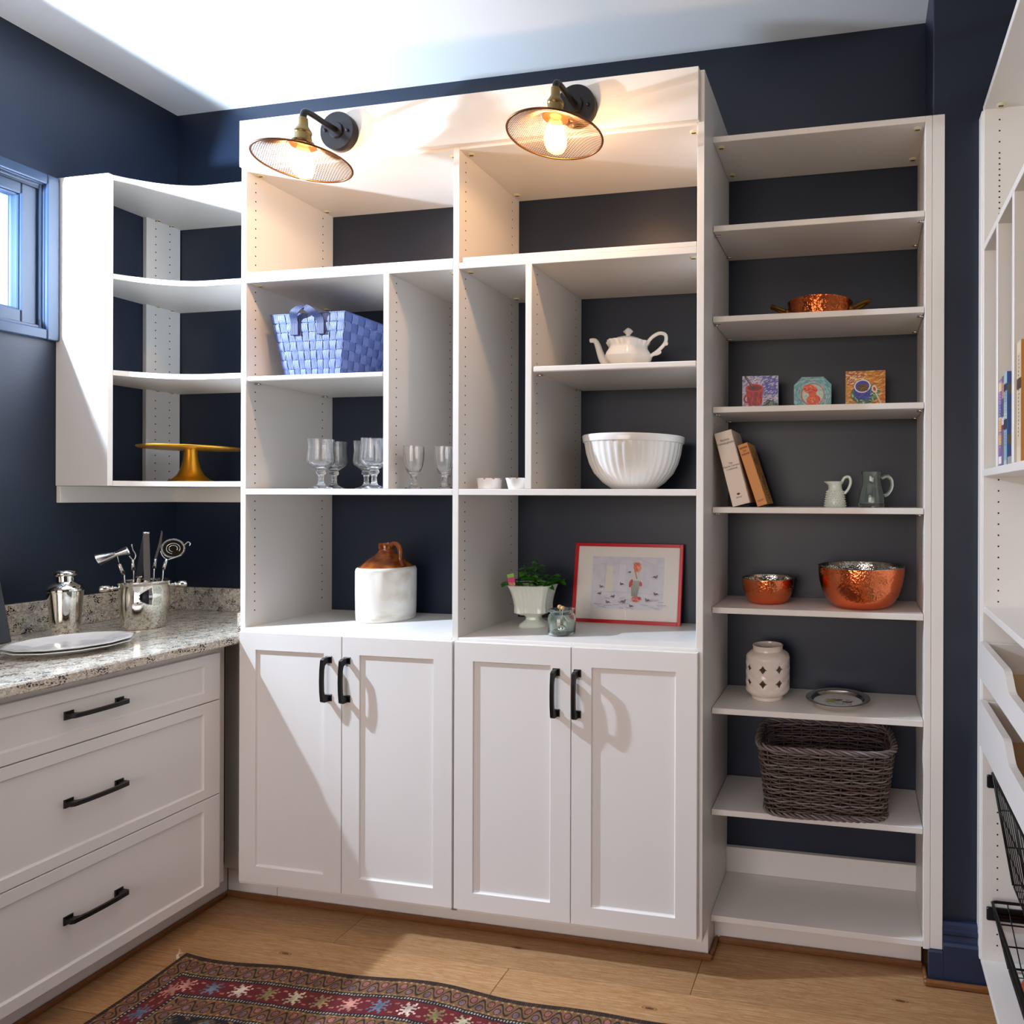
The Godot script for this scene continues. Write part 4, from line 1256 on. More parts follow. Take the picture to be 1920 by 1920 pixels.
# ---------------------------------------------------------------- things on the narrow tower
func copper_things() -> void:
	var t := thing("copper_pan", "old hammered copper gratin pan with two brass handles, high on the narrow shelves", "pan", Vector3(2.7288, 2.028, 0.138), -0.05)
	turned("pan", [Vector2(0, 0), Vector2(0.092, 0), Vector2(0.097, 0.003), Vector2(0.1005, 0.02), Vector2(0.1045, 0.056), Vector2(0.107, 0.059), Vector2(0.107, 0.061), Vector2(0.1035, 0.061), Vector2(0.1005, 0.055), Vector2(0.095, 0.006), Vector2(0, 0.004)], M.copper_old, t, Vector3.ZERO, 64)
	for s in [-1, 1]:
		var st := sb()
		tube(st, smooth_path([Vector3(0.098 * s, 0.030, -0.026), Vector3(0.112 * s, 0.038, -0.024), Vector3(0.146 * s, 0.054, -0.016), Vector3(0.158 * s, 0.058, 0.0), Vector3(0.146 * s, 0.054, 0.016), Vector3(0.112 * s, 0.038, 0.024), Vector3(0.098 * s, 0.030, 0.026)], 5), 0.0055, 10)
		ball(st, Vector3(0.157 * s, 0.060, 0), 0.0095, 10)
		ball(st, Vector3(0.103 * s, 0.032, -0.026), 0.011, 10)
		ball(st, Vector3(0.103 * s, 0.032, 0.026), 0.011, 10)
		part("handle", st, M.cast_brass, t)
	var bowl := func(label: String, at: Vector3, r: float, h: float, base: float) -> void:
		var o := thing("copper_bowl", label, "bowl", at)
		var out := []
		var inn := []
		for i in 13:
			var s := i / 12.0
			out.append(Vector2(base + (r - base) * pow(sin(s * PI / 2), 0.85), h * (1 - cos(s * PI / 2))))
			inn.append(Vector2(maxf(0.001, out[i].x - 0.0022), out[i].y + 0.0025 * (1 - s)))
		out[-1] = Vector2(r, h - 0.002)
		turned("bowl", [Vector2(0, 0.0006), Vector2(base - 0.004, 0)] + out, M.copper_hammered, o, Vector3.ZERO, 72)
		inn.reverse()
		inn[0] = Vector2(r - 0.0022, h - 0.001)
		turned("lining", [Vector2(r, h - 0.002), Vector2(r + 0.001, h), Vector2(r - 0.001, h + 0.0006)] + inn + [Vector2(0, 0.004)], M.tin_lining, o, Vector3.ZERO, 72)
	bowl.call("small hammered copper mixing bowl, left of the larger one", Vector3(2.5593, 1.0994, 0.130), 0.0875, 0.084, 0.046)
	bowl.call("large hammered copper mixing bowl with silver lining, at the right of its shelf", Vector3(2.8651, 1.0994, 0.150), 0.1385, 0.132, 0.066)

func paintings() -> void:
	var w := 256
	# red mug
	var a := fill(w, w, c8(196, 186, 206))
	dabs(a, 420, [c8(120, 122, 190), c8(206, 196, 220), c8(226, 220, 226), c8(88, 92, 176), c8(186, 160, 196)], 16, 3.4, Rect2(0, 0, w, w), 2.6, 0.5)
	dabs(a, 120, [c8(66, 76, 170), c8(98, 104, 190)], 14, 3.4, Rect2(150, 0, 106, 130), 2.6, 0.5)
	dabs(a, 60, [c8(200, 120, 150), c8(226, 200, 210)], 16, 4, Rect2(0, 190, 110, 66), 0.3, 0.6)
	pgon(a, [Vector2(92, 256), Vector2(185, 166), Vector2(256, 196), Vector2(256, 256)], c8(34, 60, 58))
	dabs(a, 70, [c8(70, 104, 92), c8(20, 40, 44), c8(150, 170, 150)], 18, 3, Rect2(110, 180, 146, 76), -0.5, 0.3, func(p): return p.y > 250 - (p.x - 92) * 0.85 and p.y > 176)
	ell(a, Vector2(36, 160), Vector2(28, 34), 0.2, c8(176, 16, 30), 0.42)
	pgon(a, [Vector2(24, 84), Vector2(148, 84), Vector2(140, 196), Vector2(110, 212), Vector2(66, 210), Vector2(36, 192)], c8(186, 16, 28))
	dabs(a, 60, [c8(150, 8, 22), c8(214, 36, 44), c8(120, 10, 20)], 26, 4, Rect2(36, 110, 100, 90), 1.5, 0.3)
	ell(a, Vector2(86, 84), Vector2(63, 28), 0.0, c8(206, 28, 40))
	ell(a, Vector2(88, 86), Vector2(49, 19), 0.0, c8(120, 10, 24))
	ell(a, Vector2(86, 84), Vector2(63, 28), 0.0, c8(230, 96, 96), 0.05)
	stroke(a, Vector2(22, 4), Vector2(80, 88), 8, c8(56, 30, 34))
	stroke(a, Vector2(24, 4), Vector2(72, 74), 2, c8(186, 170, 176))
	# oysters or fritters on an eight sided blue plate
	var b := fill(w, w, c8(110, 168, 176))
	for k in 260:
		var g := rng.randf() * TAU
		var r := rng.randf_range(70, 150)
		var p := Vector2(128, 128) + Vector2.from_angle(g) * r
		stroke(b, p, p + Vector2.from_angle(g + PI / 2) * 20, 3.6, [c8(128, 190, 196), c8(84, 150, 164), c8(160, 206, 206), c8(190, 176, 172)][k % 4])
	ell(b, Vector2(128, 132), Vector2(80, 84), 0, c8(206, 78, 48))
	ell(b, Vector2(130, 132), Vector2(74, 78), 0, c8(188, 206, 198))
	dabs(b, 80, [c8(206, 220, 210), c8(160, 186, 180), c8(226, 214, 204)], 16, 4, Rect2(60, 60, 140, 140), 0.8, 1.0, func(p): return (p - Vector2(130, 132)).length() < 66)
	for q in [[Vector2(112, 92), Vector2(50, 34), 0.3], [Vector2(134, 172), Vector2(48, 38), -0.2], [Vector2(128, 132), Vector2(26, 24), 0.0]]:
		ell(b, q[0], q[1], q[2], c8(232, 92, 50))
	dabs(b, 110, [c8(246, 136, 84), c8(206, 56, 30), c8(240, 160, 120), c8(150, 40, 24)], 9, 3, Rect2(66, 60, 120, 150), 0.5, 1.2, func(p): return ((p - Vector2(112, 92)) / Vector2(46, 30)).length() < 1 or ((p - Vector2(134, 172)) / Vector2(44, 34)).length() < 1)
	# blue cup on a green saucer
	var c := fill(w, w, c8(206, 138, 36))
	dabs(c, 480, [c8(224, 160, 60), c8(186, 104, 26), c8(236, 190, 110), c8(170, 84, 40), c8(214, 120, 30)], 20, 3.6, Rect2(0, 0, w, w), -0.2, 0.5)
	dabs(c, 90, [c8(190, 70, 30), c8(236, 214, 170), c8(170, 90, 60)], 18, 3.4, Rect2(0, 0, 110, 90), -0.3, 0.5)
	ell(c, Vector2(124, 150), Vector2(92, 66), -0.12, c8(60, 104, 70))
	dabs(c, 170, [c8(112, 156, 110), c8(36, 76, 58), c8(186, 206, 170)], 14, 3.2, Rect2(34, 84, 180, 132), 0.4, 1.0, func(p): return ((p - Vector2(124, 150)) / Vector2(88, 62)).length() < 1)
	pgon(c, [Vector2(54, 110), Vector2(160, 110), Vector2(158, 170), Vector2(130, 190), Vector2(78, 188), Vector2(58, 166)], c8(44, 50, 150))
	dabs(c, 70, [c8(70, 84, 186), c8(30, 34, 120)], 12, 3, Rect2(62, 140, 90, 46), 0.2, 0.6)
	ell(c, Vector2(108, 100), Vector2(53, 43), -0.1, c8(238, 232, 240))
	ell(c, Vector2(108, 100), Vector2(45, 36), -0.1, c8(62, 60, 168))
	ell(c, Vector2(112, 110), Vector2(36, 26), -0.1, c8(98, 62, 22))
	dabs(c, 30, [c8(130, 92, 40), c8(70, 44, 16)], 8, 3, Rect2(86, 92, 52, 34), 0.4, 1)
	ell(c, Vector2(186, 120), Vector2(17, 26), -0.3, c8(238, 216, 206))
	ell(c, Vector2(186, 120), Vector2(8, 14), -0.3, c8(190, 60, 50))
	stroke(c, Vector2(192, 144), Vector2(226, 212), 5, c8(226, 206, 170))
	var q := [[2.5289, 0.122, 0.122, a, "tiny canvas of a red mug with a spoon"], [2.7047, 0.124, 0.113, b, "tiny eight-sided canvas of orange fritters on a turquoise plate"], [2.8773, 0.128, 0.128, c, "tiny canvas of a blue cup on an orange cloth"]]
	for i in 3:
		var m := mat("canvas_%d" % i, Color.WHITE, 0.38)
		m.albedo_texture = tex(q[i][3])
		var t := thing("small_painting", q[i][4], "painting", Vector3(q[i][0], 1.7392, 0.121), 0.04 - 0.03 * i, "small canvases on the tower shelf")
		var ww: float = q[i][1]
		var hh: float = q[i][2]
		var poly := [Vector2(-ww / 2, 0), Vector2(ww / 2, 0), Vector2(ww / 2, hh), Vector2(-ww / 2, hh)]
		if i == 1:
			var k := 0.026
			poly = [Vector2(-ww / 2 + k, 0), Vector2(ww / 2 - k * 0.4, 0), Vector2(ww / 2, k * 0.4), Vector2(ww / 2, hh - k), Vector2(ww / 2 - k, hh), Vector2(-ww / 2 + k, hh), Vector2(-ww / 2, hh - k), Vector2(-ww / 2, k)]
		var st := sb(false)
		var ids := Geometry2D.triangulate_polygon(PackedVector2Array(poly))
		for e in range(0, ids.size(), 3):
			var v := []
			for f in 3: v.append(poly[ids[e + f]])
			var uv := func(p: Vector2) -> Vector2: return Vector2(p.x / ww + 0.5, 1.0 - p.y / hh)
			if (v[1] - v[0]).cross(v[2] - v[0]) < 0:
				var s = v[1]
				v[1] = v[2]
				v[2] = s
			tri_uv(st, flat_z(v[0], 0.0), flat_z(v[1], 0.0), flat_z(v[2], 0.0), uv.call(v[0]), uv.call(v[1]), uv.call(v[2]))
		part("painted_face", st, m, t)
		st = sb(false)
		prism(st, poly, flat_z, -0.014, -0.0004)
		part("canvas_block", st, mat("canvas_edge_%d" % i, [c8(176, 160, 186), c8(70, 110, 116), c8(186, 140, 80)][i], 0.7), t)

func lettering(parent: Node3D, words: String, at: Vector3, size: float, m: Material, turn := Vector3.ZERO, fnt := "Droid Serif") -> void:
	var tm := TextMesh.new()
	var f := SystemFont.new()
	f.font_names = PackedStringArray([fnt])
	tm.font = f
	tm.text = words
	tm.font_size = 32
	tm.pixel_size = size / 32.0
	tm.depth = 0.0004
	tm.curve_step = 2.0
	var o := put("lettering", tm, m, parent, at)
	o.rotation = turn

func tower_books() -> void:
	var t := thing("book", "thick ivory cookbook with a plain spine, leaning against the tower's left side", "book", Vector3(2.4625, 1.4196, 0.262), 0.0, "cookbooks leaning on the tower shelf")
	t.rotation.z = 0.257
	var th := 0.057; var h := 0.242; var dp := 0.168
	var st := sb(false)
	bx(st, Vector3(0.001, 0.002, -dp + 0.003), Vector3(th - 0.001, h - 0.002, -0.004), 0.001)
	part("pages", st, M.paper, t)
	st = sb(false)
	bx(st, Vector3(0, 0, -dp), Vector3(0.002, h, -0.002), 0.0006)
	bx(st, Vector3(th - 0.002, 0, -dp), Vector3(th, h, -0.002), 0.0006)
	bx(st, Vector3(0, 0, -0.003), Vector3(th, h, 0.0), 0.0012)
	part("jacket", st, M.ivory_jacket, t)
	lettering(t, "Marion\nCunningham", Vector3(th / 2, h * 0.862, 0.0004), 0.0088, M.ink_black)
	lettering(t, "The\nFannie Farmer\nCookbook", Vector3(th / 2, h * 0.53, 0.0004), 0.0078, M.ink_black)
	lettering(t, "KNOPF", Vector3(th / 2, h * 0.105, 0.0004), 0.0055, M.ink_black)
	st = sb(false)
	prism(st, range(20).map(func(k): return Vector2(th / 2 + 0.0055 * cos(TAU * k / 20), h * 0.15 + 0.0032 * sin(TAU * k / 20))), flat_z, 0.0001, 0.0005)
	part("emblem", st, M.ink_brown, t)
	var b := thing("book", "worn orange cookbook with an illustrated cover, leaning on the ivory one", "book", Vector3(2.5395, 1.4196, 0.243), 0.0, "cookbooks leaning on the tower shelf")
	b.rotation.z = 0.325
	th = 0.034; h = 0.208; dp = 0.145
	var cov := fill(256, 384, c8(206, 158, 84))
	dabs(cov, 300, [c8(190, 134, 62), c8(214, 176, 110), c8(176, 118, 56)], 30, 6, Rect2(0, 0, 256, 384), 1.4, 0.5)
	dabs(cov, 90, [c8(84, 44, 20), c8(116, 66, 30), c8(70, 34, 18)], 40, 3, Rect2(20, 20, 190, 230), 1.3, 0.6)
	for k in 7: stroke(cov, Vector2(60 + k * 4, 240 + k * 18), Vector2(200, 236 + k * 18), 2.4, c8(120, 76, 36))
	ell(cov, Vector2(200, 60), Vector2(22, 18), 0.3, c8(70, 30, 18))
	ell(cov, Vector2(190, 210), Vector2(16, 12), 0.0, c8(110, 30, 20))
	var cm := mat("orange_cover", Color.WHITE, 0.45)
	cm.albedo_texture = tex(cov)
	var sp := mat("orange_spine", c8(212, 136, 56), 0.45)
	st = sb(false)
	bx(st, Vector3(0.001, 0.002, -dp + 0.003), Vector3(th - 0.001, h - 0.002, -0.004), 0.001)
	part("pages", st, M.paper, b)
	st = sb(false)
	bx(st, Vector3(0, 0, -dp), Vector3(0.002, h, -0.002), 0.0006)
	bx(st, Vector3(th - 0.002, 0, -dp), Vector3(th, h, -0.002), 0.0006)
	bx(st, Vector3(0, 0, -0.003), Vector3(th, h, 0.0), 0.0012)
	part("jacket", st, sp, b)
	st = sb(false)
	var x := th + 0.0003
	tri_uv(st, Vector3(x, 0, -0.001), Vector3(x, 0, -dp), Vector3(x, h, -dp), Vector2(0, 1), Vector2(1, 1), Vector2(1, 0))
	tri_uv(st, Vector3(x, 0, -0.001), Vector3(x, h, -dp), Vector3(x, h, -0.001), Vector2(0, 1), Vector2(1, 0), Vector2(0, 0))
	part("cover_picture", st, cm, b)
	lettering(b, "BEARD\nON\nBREAD", Vector3(th / 2, h * 0.885, 0.0004), 0.0088, M.ink_brown, Vector3.ZERO, "Droid Sans")
	for y in [0.835, 0.94]:
		st = sb(false)
		bx(st, Vector3(0.004, h * y, 0), Vector3(th - 0.004, h * y + 0.0008, 0.0004))
		part("rule", st, M.ink_brown, b)
	lettering(b, "KNOPF", Vector3(th / 2, h * 0.085, 0.0004), 0.0062, M.ink_brown)

func pitchers() -> void:
	var t := thing("creamer", "small white hobnail milk-glass creamer with a loop handle", "creamer", Vector3(2.781, 1.4196, 0.14), -0.1)
	turned("body", [Vector2(0, 0), Vector2(0.034, 0), Vector2(0.0355, 0.003), Vector2(0.031, 0.030), Vector2(0.0275, 0.052), Vector2(0.0225, 0.060), Vector2(0.0215, 0.072), Vector2(0.0255, 0.082), Vector2(0.0262, 0.084), Vector2(0.0235, 0.084), Vector2(0.019, 0.072), Vector2(0.019, 0.060), Vector2(0.026, 0.040), Vector2(0, 0.006)], M.milk_glass, t, Vector3.ZERO, 48, func(a, y, r, i): return r * (1.0 + (smoothstep(0.068, 0.084, y) * 0.45 * pow(maxf(0.0, -cos(a)), 3.0))))
	var st := sb()
	for row in 7:
		var y := 0.006 + row * 0.0075
		var r := lerpf(0.0355, 0.028, row / 6.0)
		for k in 20:
			var a := TAU * (k + 0.5 * (row % 2)) / 20
			ball(st, Vector3(cos(a) * r, y, sin(a) * r), 0.0026, 6)
	part("hobnails", st, M.milk_glass, t)
	st = sb()
	tube(st, smooth_path([Vector3(0.020, 0.078, 0), Vector3(0.030, 0.096, 0), Vector3(0.045, 0.098, 0), Vector3(0.050, 0.082, 0), Vector3(0.043, 0.060, 0), Vector3(0.030, 0.044, 0)], 6), 0.0048, 10)
	part("handle", st, M.milk_glass, t)
	var g := thing("glass_pitcher", "small clear glass pitcher with a round handle, beside the hobnail creamer", "pitcher", Vector3(2.8975, 1.4196, 0.14), -0.1)
	turned("body", [Vector2(0, 0), Vector2(0.036, 0), Vector2(0.0405, 0.003), Vector2(0.0425, 0.010), Vector2(0.0425, 0.022), Vector2(0.040, 0.045), Vector2(0.033, 0.070), Vector2(0.0295, 0.088), Vector2(0.0305, 0.104), Vector2(0.0335, 0.1145), Vector2(0.0325, 0.116), Vector2(0.029, 0.106), Vector2(0.0278, 0.088), Vector2(0.0312, 0.070), Vector2(0.0380, 0.045), Vector2(0.0402, 0.022), Vector2(0.039, 0.013), Vector2(0, 0.011)], M.clear_glass, g, Vector3.ZERO, 48)
	st = sb()
	tube(st, smooth_path([Vector3(0.0312, 0.094, 0), Vector3(0.047, 0.101, 0), Vector3(0.062, 0.090, 0), Vector3(0.064, 0.066, 0), Vector3(0.053, 0.045, 0), Vector3(0.0412, 0.038, 0)], 6), 0.0052, 10)
	part("handle", st, M.clear_glass, g)

func lantern() -> void:
	var t := thing("ceramic_lantern", "pale glazed ceramic lantern pierced with two rows of quatrefoils", "lantern", Vector3(2.5575, 0.7784, 0.122), 0.30)
	var outer := func(u: float, v: float, d: float) -> Vector3:
		var y := v * 0.150
		var r := 0.073
		if y < 0.024: r = 0.073 - 0.022 * pow((0.024 - y) / 0.024, 2.2)
		if y > 0.126: r = 0.073 - 0.022 * pow((y - 0.126) / 0.024, 2.2)
		var lat := absf(sin(u * TAU * 4.0 + y * 100.0)) + absf(sin(u * TAU * 4.0 - y * 100.0))
		if d < 0.001: r += 0.0012 * (lat - 1.0)
		r -= d
		return Vector3(cos(u * TAU) * r, 0.010 + y, sin(u * TAU) * r)
	var nu := 192
	var nv := 84
	var hole := func(i: int, j: int) -> bool:
		var u: float = (i + 0.5) / nu * 8.0
		var du: float = (u - floor(u) - 0.5) / 8.0 * TAU * 0.073
		for yc in [0.052, 0.098]:
			var dy: float = (j + 0.5) / nv * 0.150 - yc
			var a := absf(du) / 0.0155
			var b := absf(dy) / 0.0145
			if pow(a, 0.78) + pow(b, 0.78) < 1.0: return true
		return false
	var keep := []
	for i in nu:
		var col := []
		for j in nv: col.append(not hole.call(i, j))
		keep.append(col)
	var st := sb()
	for i in nu:
		for j in nv:
			if not keep[i][j]: continue
			var u0 := float(i) / nu
			var u1 := float((i + 1) % nu) / nu
			var v0 := float(j) / nv
			var v1 := float(j + 1) / nv
			var o := [outer.call(u0, v0, 0.0), outer.call(u1, v0, 0.0), outer.call(u1, v1, 0.0), outer.call(u0, v1, 0.0)]
			var q := [outer.call(u0, v0, 0.0045), outer.call(u1, v0, 0.0045), outer.call(u1, v1, 0.0045), outer.call(u0, v1, 0.0045)]
			var n: Vector3 = (o[0] - q[0])
			quad_to(st, o[0], o[1], o[2], o[3], n)
			quad_to(st, q[0], q[1], q[2], q[3], -n)
			for e in [[(i + 1) % nu, j, 1, 2], [(i + nu - 1) % nu, j, 0, 3], [i, j + 1, 3, 2], [i, j - 1, 0, 1]]:
				if e[1] < 0 or e[1] >= nv: continue
				if not keep[e[0]][e[1]]:
					var mid: Vector3 = (o[0] + o[2]) / 2.0
					quad_to(st, o[e[2]], o[e[3]], q[e[3]], q[e[2]], (o[e[2]] + o[e[3]]) / 2.0 - mid)
	part("pierced_wall", st, M.lantern_glaze, t)
	turned("collar", [Vector2(0.0465, 0.158), Vector2(0.0515, 0.158), Vector2(0.0505, 0.163), Vector2(0.0505, 0.172), Vector2(0.0520, 0.175), Vector2(0.0510, 0.1775), Vector2(0.0475, 0.1775), Vector2(0.0462, 0.172), Vector2(0.0462, 0.158)], M.lantern_glaze, t, Vector3.ZERO, 56)
	turned("foot", [Vector2(0, 0), Vector2(0.052, 0), Vector2(0.0535, 0.002), Vector2(0.0525, 0.0105), Vector2(0.047, 0.0125), Vector2(0, 0.012)], M.lantern_glaze, t, Vector3.ZERO, 56)

func tray() -> void:
	var t := thing("metal_tray", "round silver-rimmed tray printed with small birds on a branch", "tray", Vector3(2.792, 0.7784, 0.150))
	turned("rim", [Vector2(0, 0), Vector2(0.080, 0), Vector2(0.083, 0.002), Vector2(0.086, 0.010), Vector2(0.088, 0.017), Vector2(0.1035, 0.0205), Vector2(0.1045, 0.022), Vector2(0.1035, 0.0225), Vector2(0.086, 0.019), Vector2(0.0815, 0.0115), Vector2(0.079, 0.009), Vector2(0, 0.009)], M.chrome, t, Vector3.ZERO, 72)
	var im := fill(256, 256, c8(232, 230, 226))
	stroke(im, Vector2(60, 152), Vector2(196, 128), 3, c8(70, 50, 40))
	stroke(im, Vector2(96, 146), Vector2(130, 186), 2, c8(80, 60, 46))
	for q in [[Vector2(128, 112), -1.0], [Vector2(176, 140), 1.0]]:
		ell(im, q[0], Vector2(26, 13), 0.35 * q[1], c8(172, 84, 50))
		ell(im, q[0] + Vector2(-8 * q[1], 3), Vector2(20, 7), 0.35 * q[1], c8(80, 50, 44))
		ell(im, q[0] + Vector2(20 * q[1], -10), Vector2(10, 9), 0, c8(120, 60, 44))
	dabs(im, 46, [c8(150, 170, 70), c8(196, 186, 80), c8(110, 140, 70)], 12, 4, Rect2(66, 104, 40, 44), 0, 3)
	dabs(im, 50, [c8(130, 150, 130), c8(150, 160, 150), c8(120, 140, 110)], 9, 2, Rect2(70, 150, 130, 40), 0, 3)
	dabs(im, 26, [c8(160, 170, 160)], 9, 2, Rect2(170, 100, 50, 24), 0, 3)
	var m := mat("tray_print", Color.WHITE, 0.12, 0.0, 0.6)
	m.albedo_texture = tex(im)
	var st := sb(false)
	for k in 48:
		var a := TAU * k / 48
		var b := TAU * (k + 1) / 48
		var r := 0.0785
		tri_uv(st, Vector3(0, 0.0095, 0), Vector3(cos(b) * r, 0.0095, sin(b) * r), Vector3(cos(a) * r, 0.0095, sin(a) * r), Vector2(0.5, 0.5), Vector2(0.5 + cos(b) * 0.5, 0.5 + sin(b) * 0.5), Vector2(0.5 + cos(a) * 0.5, 0.5 + sin(a) * 0.5))
	part("printed_disc", st, m, t)

func wicker_basket() -> void:
	var t := thing("wicker_basket", "grey-brown wicker basket near the bottom of the narrow shelves, overhanging the edge", "basket", Vector3(2.752, 0.4554, 0.158), 0.055)
	var H := 0.222
	var P := func(s: float, f: float, off: float) -> Vector3:
		var hx := lerpf(0.188, 0.214, f) + off
		var hz := lerpf(0.112, 0.142, f) + off
		var a := s * TAU
		var p := 5.0
		var c := pow(pow(absf(cos(a)), p) + pow(absf(sin(a)), p), -1.0 / p)
		return Vector3(cos(a) * c * hx, f * H, sin(a) * c * hz)
	# even steps along the perimeter
	var ss := []
	var acc := [0.0]
	for i in 720: acc.append(acc[i] + (P.call((i + 1) / 720.0, 0.5, 0.0) as Vector3).distance_to(P.call(i / 720.0, 0.5, 0.0)))
	var n := 38
	var at := func(q: float) -> float:
		var want: float = fposmod(q, 1.0) * acc[720]
		var lo := 0
		var hi := 720
		while hi - lo > 1:
			var m := (lo + hi) / 2
			if acc[m] <= want: lo = m
			else: hi = m
		return (lo + (want - acc[lo]) / maxf(1e-9, acc[hi] - acc[lo])) / 720.0
	for k in n:
		var st := sb()
		var s: float = at.call(float(k) / n)
		tube(st, [P.call(s, 0.02, 0.0), P.call(s, 0.35, 0.0), P.call(s, 0.7, 0.0), P.call(s, 0.97, 0.0)], 0.0026, 6)
		part("stake", st, M.wicker_brown, t)
	var rows_ := 25
	for i in rows_:
		var pts := []
		var per := 6
		var wob := rng.randf() * TAU
		for k in n * per:
			var q := float(k) / (n * per)
			var ph := cos(PI * (q * n + i))
			var f := 0.075 + 0.85 * i / (rows_ - 1) + 0.008 * sin(q * TAU * 3.0 + wob) + 0.004 * sin(q * TAU * 11.0 + wob * 2)
			pts.append(P.call(at.call(q), f, 0.0034 * ph))
		var st := sb()
		tube(st, pts, rng.randf_range(0.0024, 0.0030), 6, true)
		part("weaver", st, [M.wicker_grey, M.wicker_grey, M.wicker_pale, M.wicker_brown, M.wicker_grey][(i * 3) % 5], t)
	for f in [0.985, 0.025]:
		for b in 4:
			var pts := []
			for k in n * 5:
				var q := float(k) / (n * 5)
				var a := TAU * (q * 13.0 + b / 4.0)
				pts.append(P.call(at.call(q), f + 0.026 * sin(a), 0.0075 * cos(a)))
			var st := sb()
			tube(st, pts, 0.0038, 6, true)
			part("braided_rim" if f > 0.5 else "braided_foot", st, M.wicker_pale if b % 2 == 0 else M.wicker_grey, t)
	var st2 := sb(false)
	var poly := []
	for k in 60:
		var v: Vector3 = P.call(k / 60.0, 0.0, -0.006)
		poly.append(Vector2(v.x, v.z))
	prism(st2, poly, flat_y, 0.002, 0.008)
	part("bottom", st2, M.wicker_brown, t)

# ---------------------------------------------------------------- things on the counter and the corner shelf
func counter_things() -> void:
	var Y := 0.9707
	var s := thing("cocktail_shaker", "shiny steel cocktail shaker with a domed cap behind the white plates", "shaker", Vector3(0.172, Y, 0.514))
	turned("body", [Vector2(0, 0), Vector2(0.033, 0), Vector2(0.035, 0.003), Vector2(0.040, 0.06), Vector2(0.0455, 0.14), Vector2(0.0462, 0.150)], M.chrome, s, Vector3.ZERO, 56)
	turned("strainer_top", [Vector2(0.0462, 0.150), Vector2(0.0482, 0.152), Vector2(0.0482, 0.158), Vector2(0.046, 0.162), Vector2(0.042, 0.168), Vector2(0.034, 0.174), Vector2(0.0265, 0.179), Vector2(0.0245, 0.184)], M.chrome, s, Vector3.ZERO, 56)
	turned("cap", [Vector2(0.0235, 0.184), Vector2(0.0238, 0.202), Vector2(0.0285, 0.206), Vector2(0.0295, 0.211), Vector2(0.027, 0.217), Vector2(0.018, 0.2225), Vector2(0.008, 0.2245), Vector2(0, 0.225)], M.chrome, s, Vector3.ZERO, 48)
	# ice bucket, turned to face the viewer
	var turn := 0.914
	var at := Vector3(0.300, Y, 0.357)
	var b := thing("ice_bucket", "polished steel ice bucket with barrel knobs, full of bar tools", "bucket", at, turn)
	turned("bucket", [Vector2(0, 0), Vector2(0.056, 0), Vector2(0.059, 0.002), Vector2(0.065, 0.03), Vector2(0.0705, 0.08), Vector2(0.0715, 0.12), Vector2(0.0700, 0.155), Vector2(0.0720, 0.160), Vector2(0.0755, 0.166), Vector2(0.0755, 0.170), Vector2(0.0715, 0.1715), Vector2(0.068, 0.166), Vector2(0.068, 0.12), Vector2(0.066, 0.07), Vector2(0.055, 0.008), Vector2(0, 0.005)], M.chrome, b, Vector3.ZERO, 72)
	for k in [-1, 1]:
		var knob := turned("knob", [Vector2(0, 0), Vector2(0.005, 0), Vector2(0.005, 0.012), Vector2(0.0095, 0.014), Vector2(0.0095, 0.018), Vector2(0.007, 0.021), Vector2(0.0115, 0.026), Vector2(0.0128, 0.036), Vector2(0.0115, 0.047), Vector2(0.0095, 0.0495), Vector2(0, 0.050)], M.chrome, b, Vector3(0.069 * k, 0.150, 0), 28)
		knob.rotation.z = -PI / 2 * k
	var bd := sb()
	ball(bd, Vector3(-0.012, 0.098, 0.0705), 0.009, 16, 0.62)
	part("oval_badge", bd, M.steel, b)
	var tool := func(called: String, label: String, cat: String) -> Node3D: return thing(called, label, cat, at, turn, "bar tools in the ice bucket")
	var sleeve := func(o: Node3D, p: Vector3, q: Vector3) -> void:
		var st := sb()
		tube(st, [p, q], 0.0058, 12)
		part("grip", st, M.steel, o)
		st = sb()
		var d := (p - q).normalized()
		tube(st, [q, Vector3(q.x - d.x * 0.02, q.y - d.y * 0.10, q.z)], 0.0030, 8)
		part("shaft", st, M.steel, o)
	var j: Node3D = tool.call("jigger", "steel double-cone jigger on a stem, leftmost tool in the ice bucket", "jigger")
	var jig := turned("cups", [Vector2(0, -0.002), Vector2(0.0075, 0), Vector2(0.0145, -0.030), Vector2(0.0155, -0.031), Vector2(0.0085, 0.001), Vector2(0.0082, 0.002), Vector2(0.0200, 0.052), Vector2(0.0208, 0.053), Vector2(0.0195, 0.053), Vector2(0.007, 0.004), Vector2(0, 0.003)], M.steel, j, Vector3(-0.073, 0.274, 0.03), 40)
	jig.rotation = Vector3(0.25, 0, PI / 2 + 0.38)
	var st := sb()
	tube(st, [Vector3(-0.073, 0.272, 0.03), Vector3(-0.066, 0.232, 0.02)], 0.0014, 6)
	part("stem", st, M.steel, j)
	sleeve.call(j, Vector3(-0.068, 0.236, 0.02), Vector3(-0.055, 0.198, 0.012))
	var o: Node3D = tool.call("bottle_opener", "steel bottle opener with a curved hook beside the jigger", "opener")
	st = sb()
	tube(st, smooth_path([Vector3(-0.042, 0.262, -0.012), Vector3(-0.030, 0.246, -0.012), Vector3(-0.024, 0.264, -0.012), Vector3(-0.032, 0.284, -0.012), Vector3(-0.035, 0.304, -0.012)], 6), 0.0022, 8)
	part("hook", st, M.steel, o)
	sleeve.call(o, Vector3(-0.033, 0.246, -0.012), Vector3(-0.030, 0.210, -0.012))
	var tg: Node3D = tool.call("ice_tongs", "tall steel ice tongs standing in the middle of the bucket", "tongs")
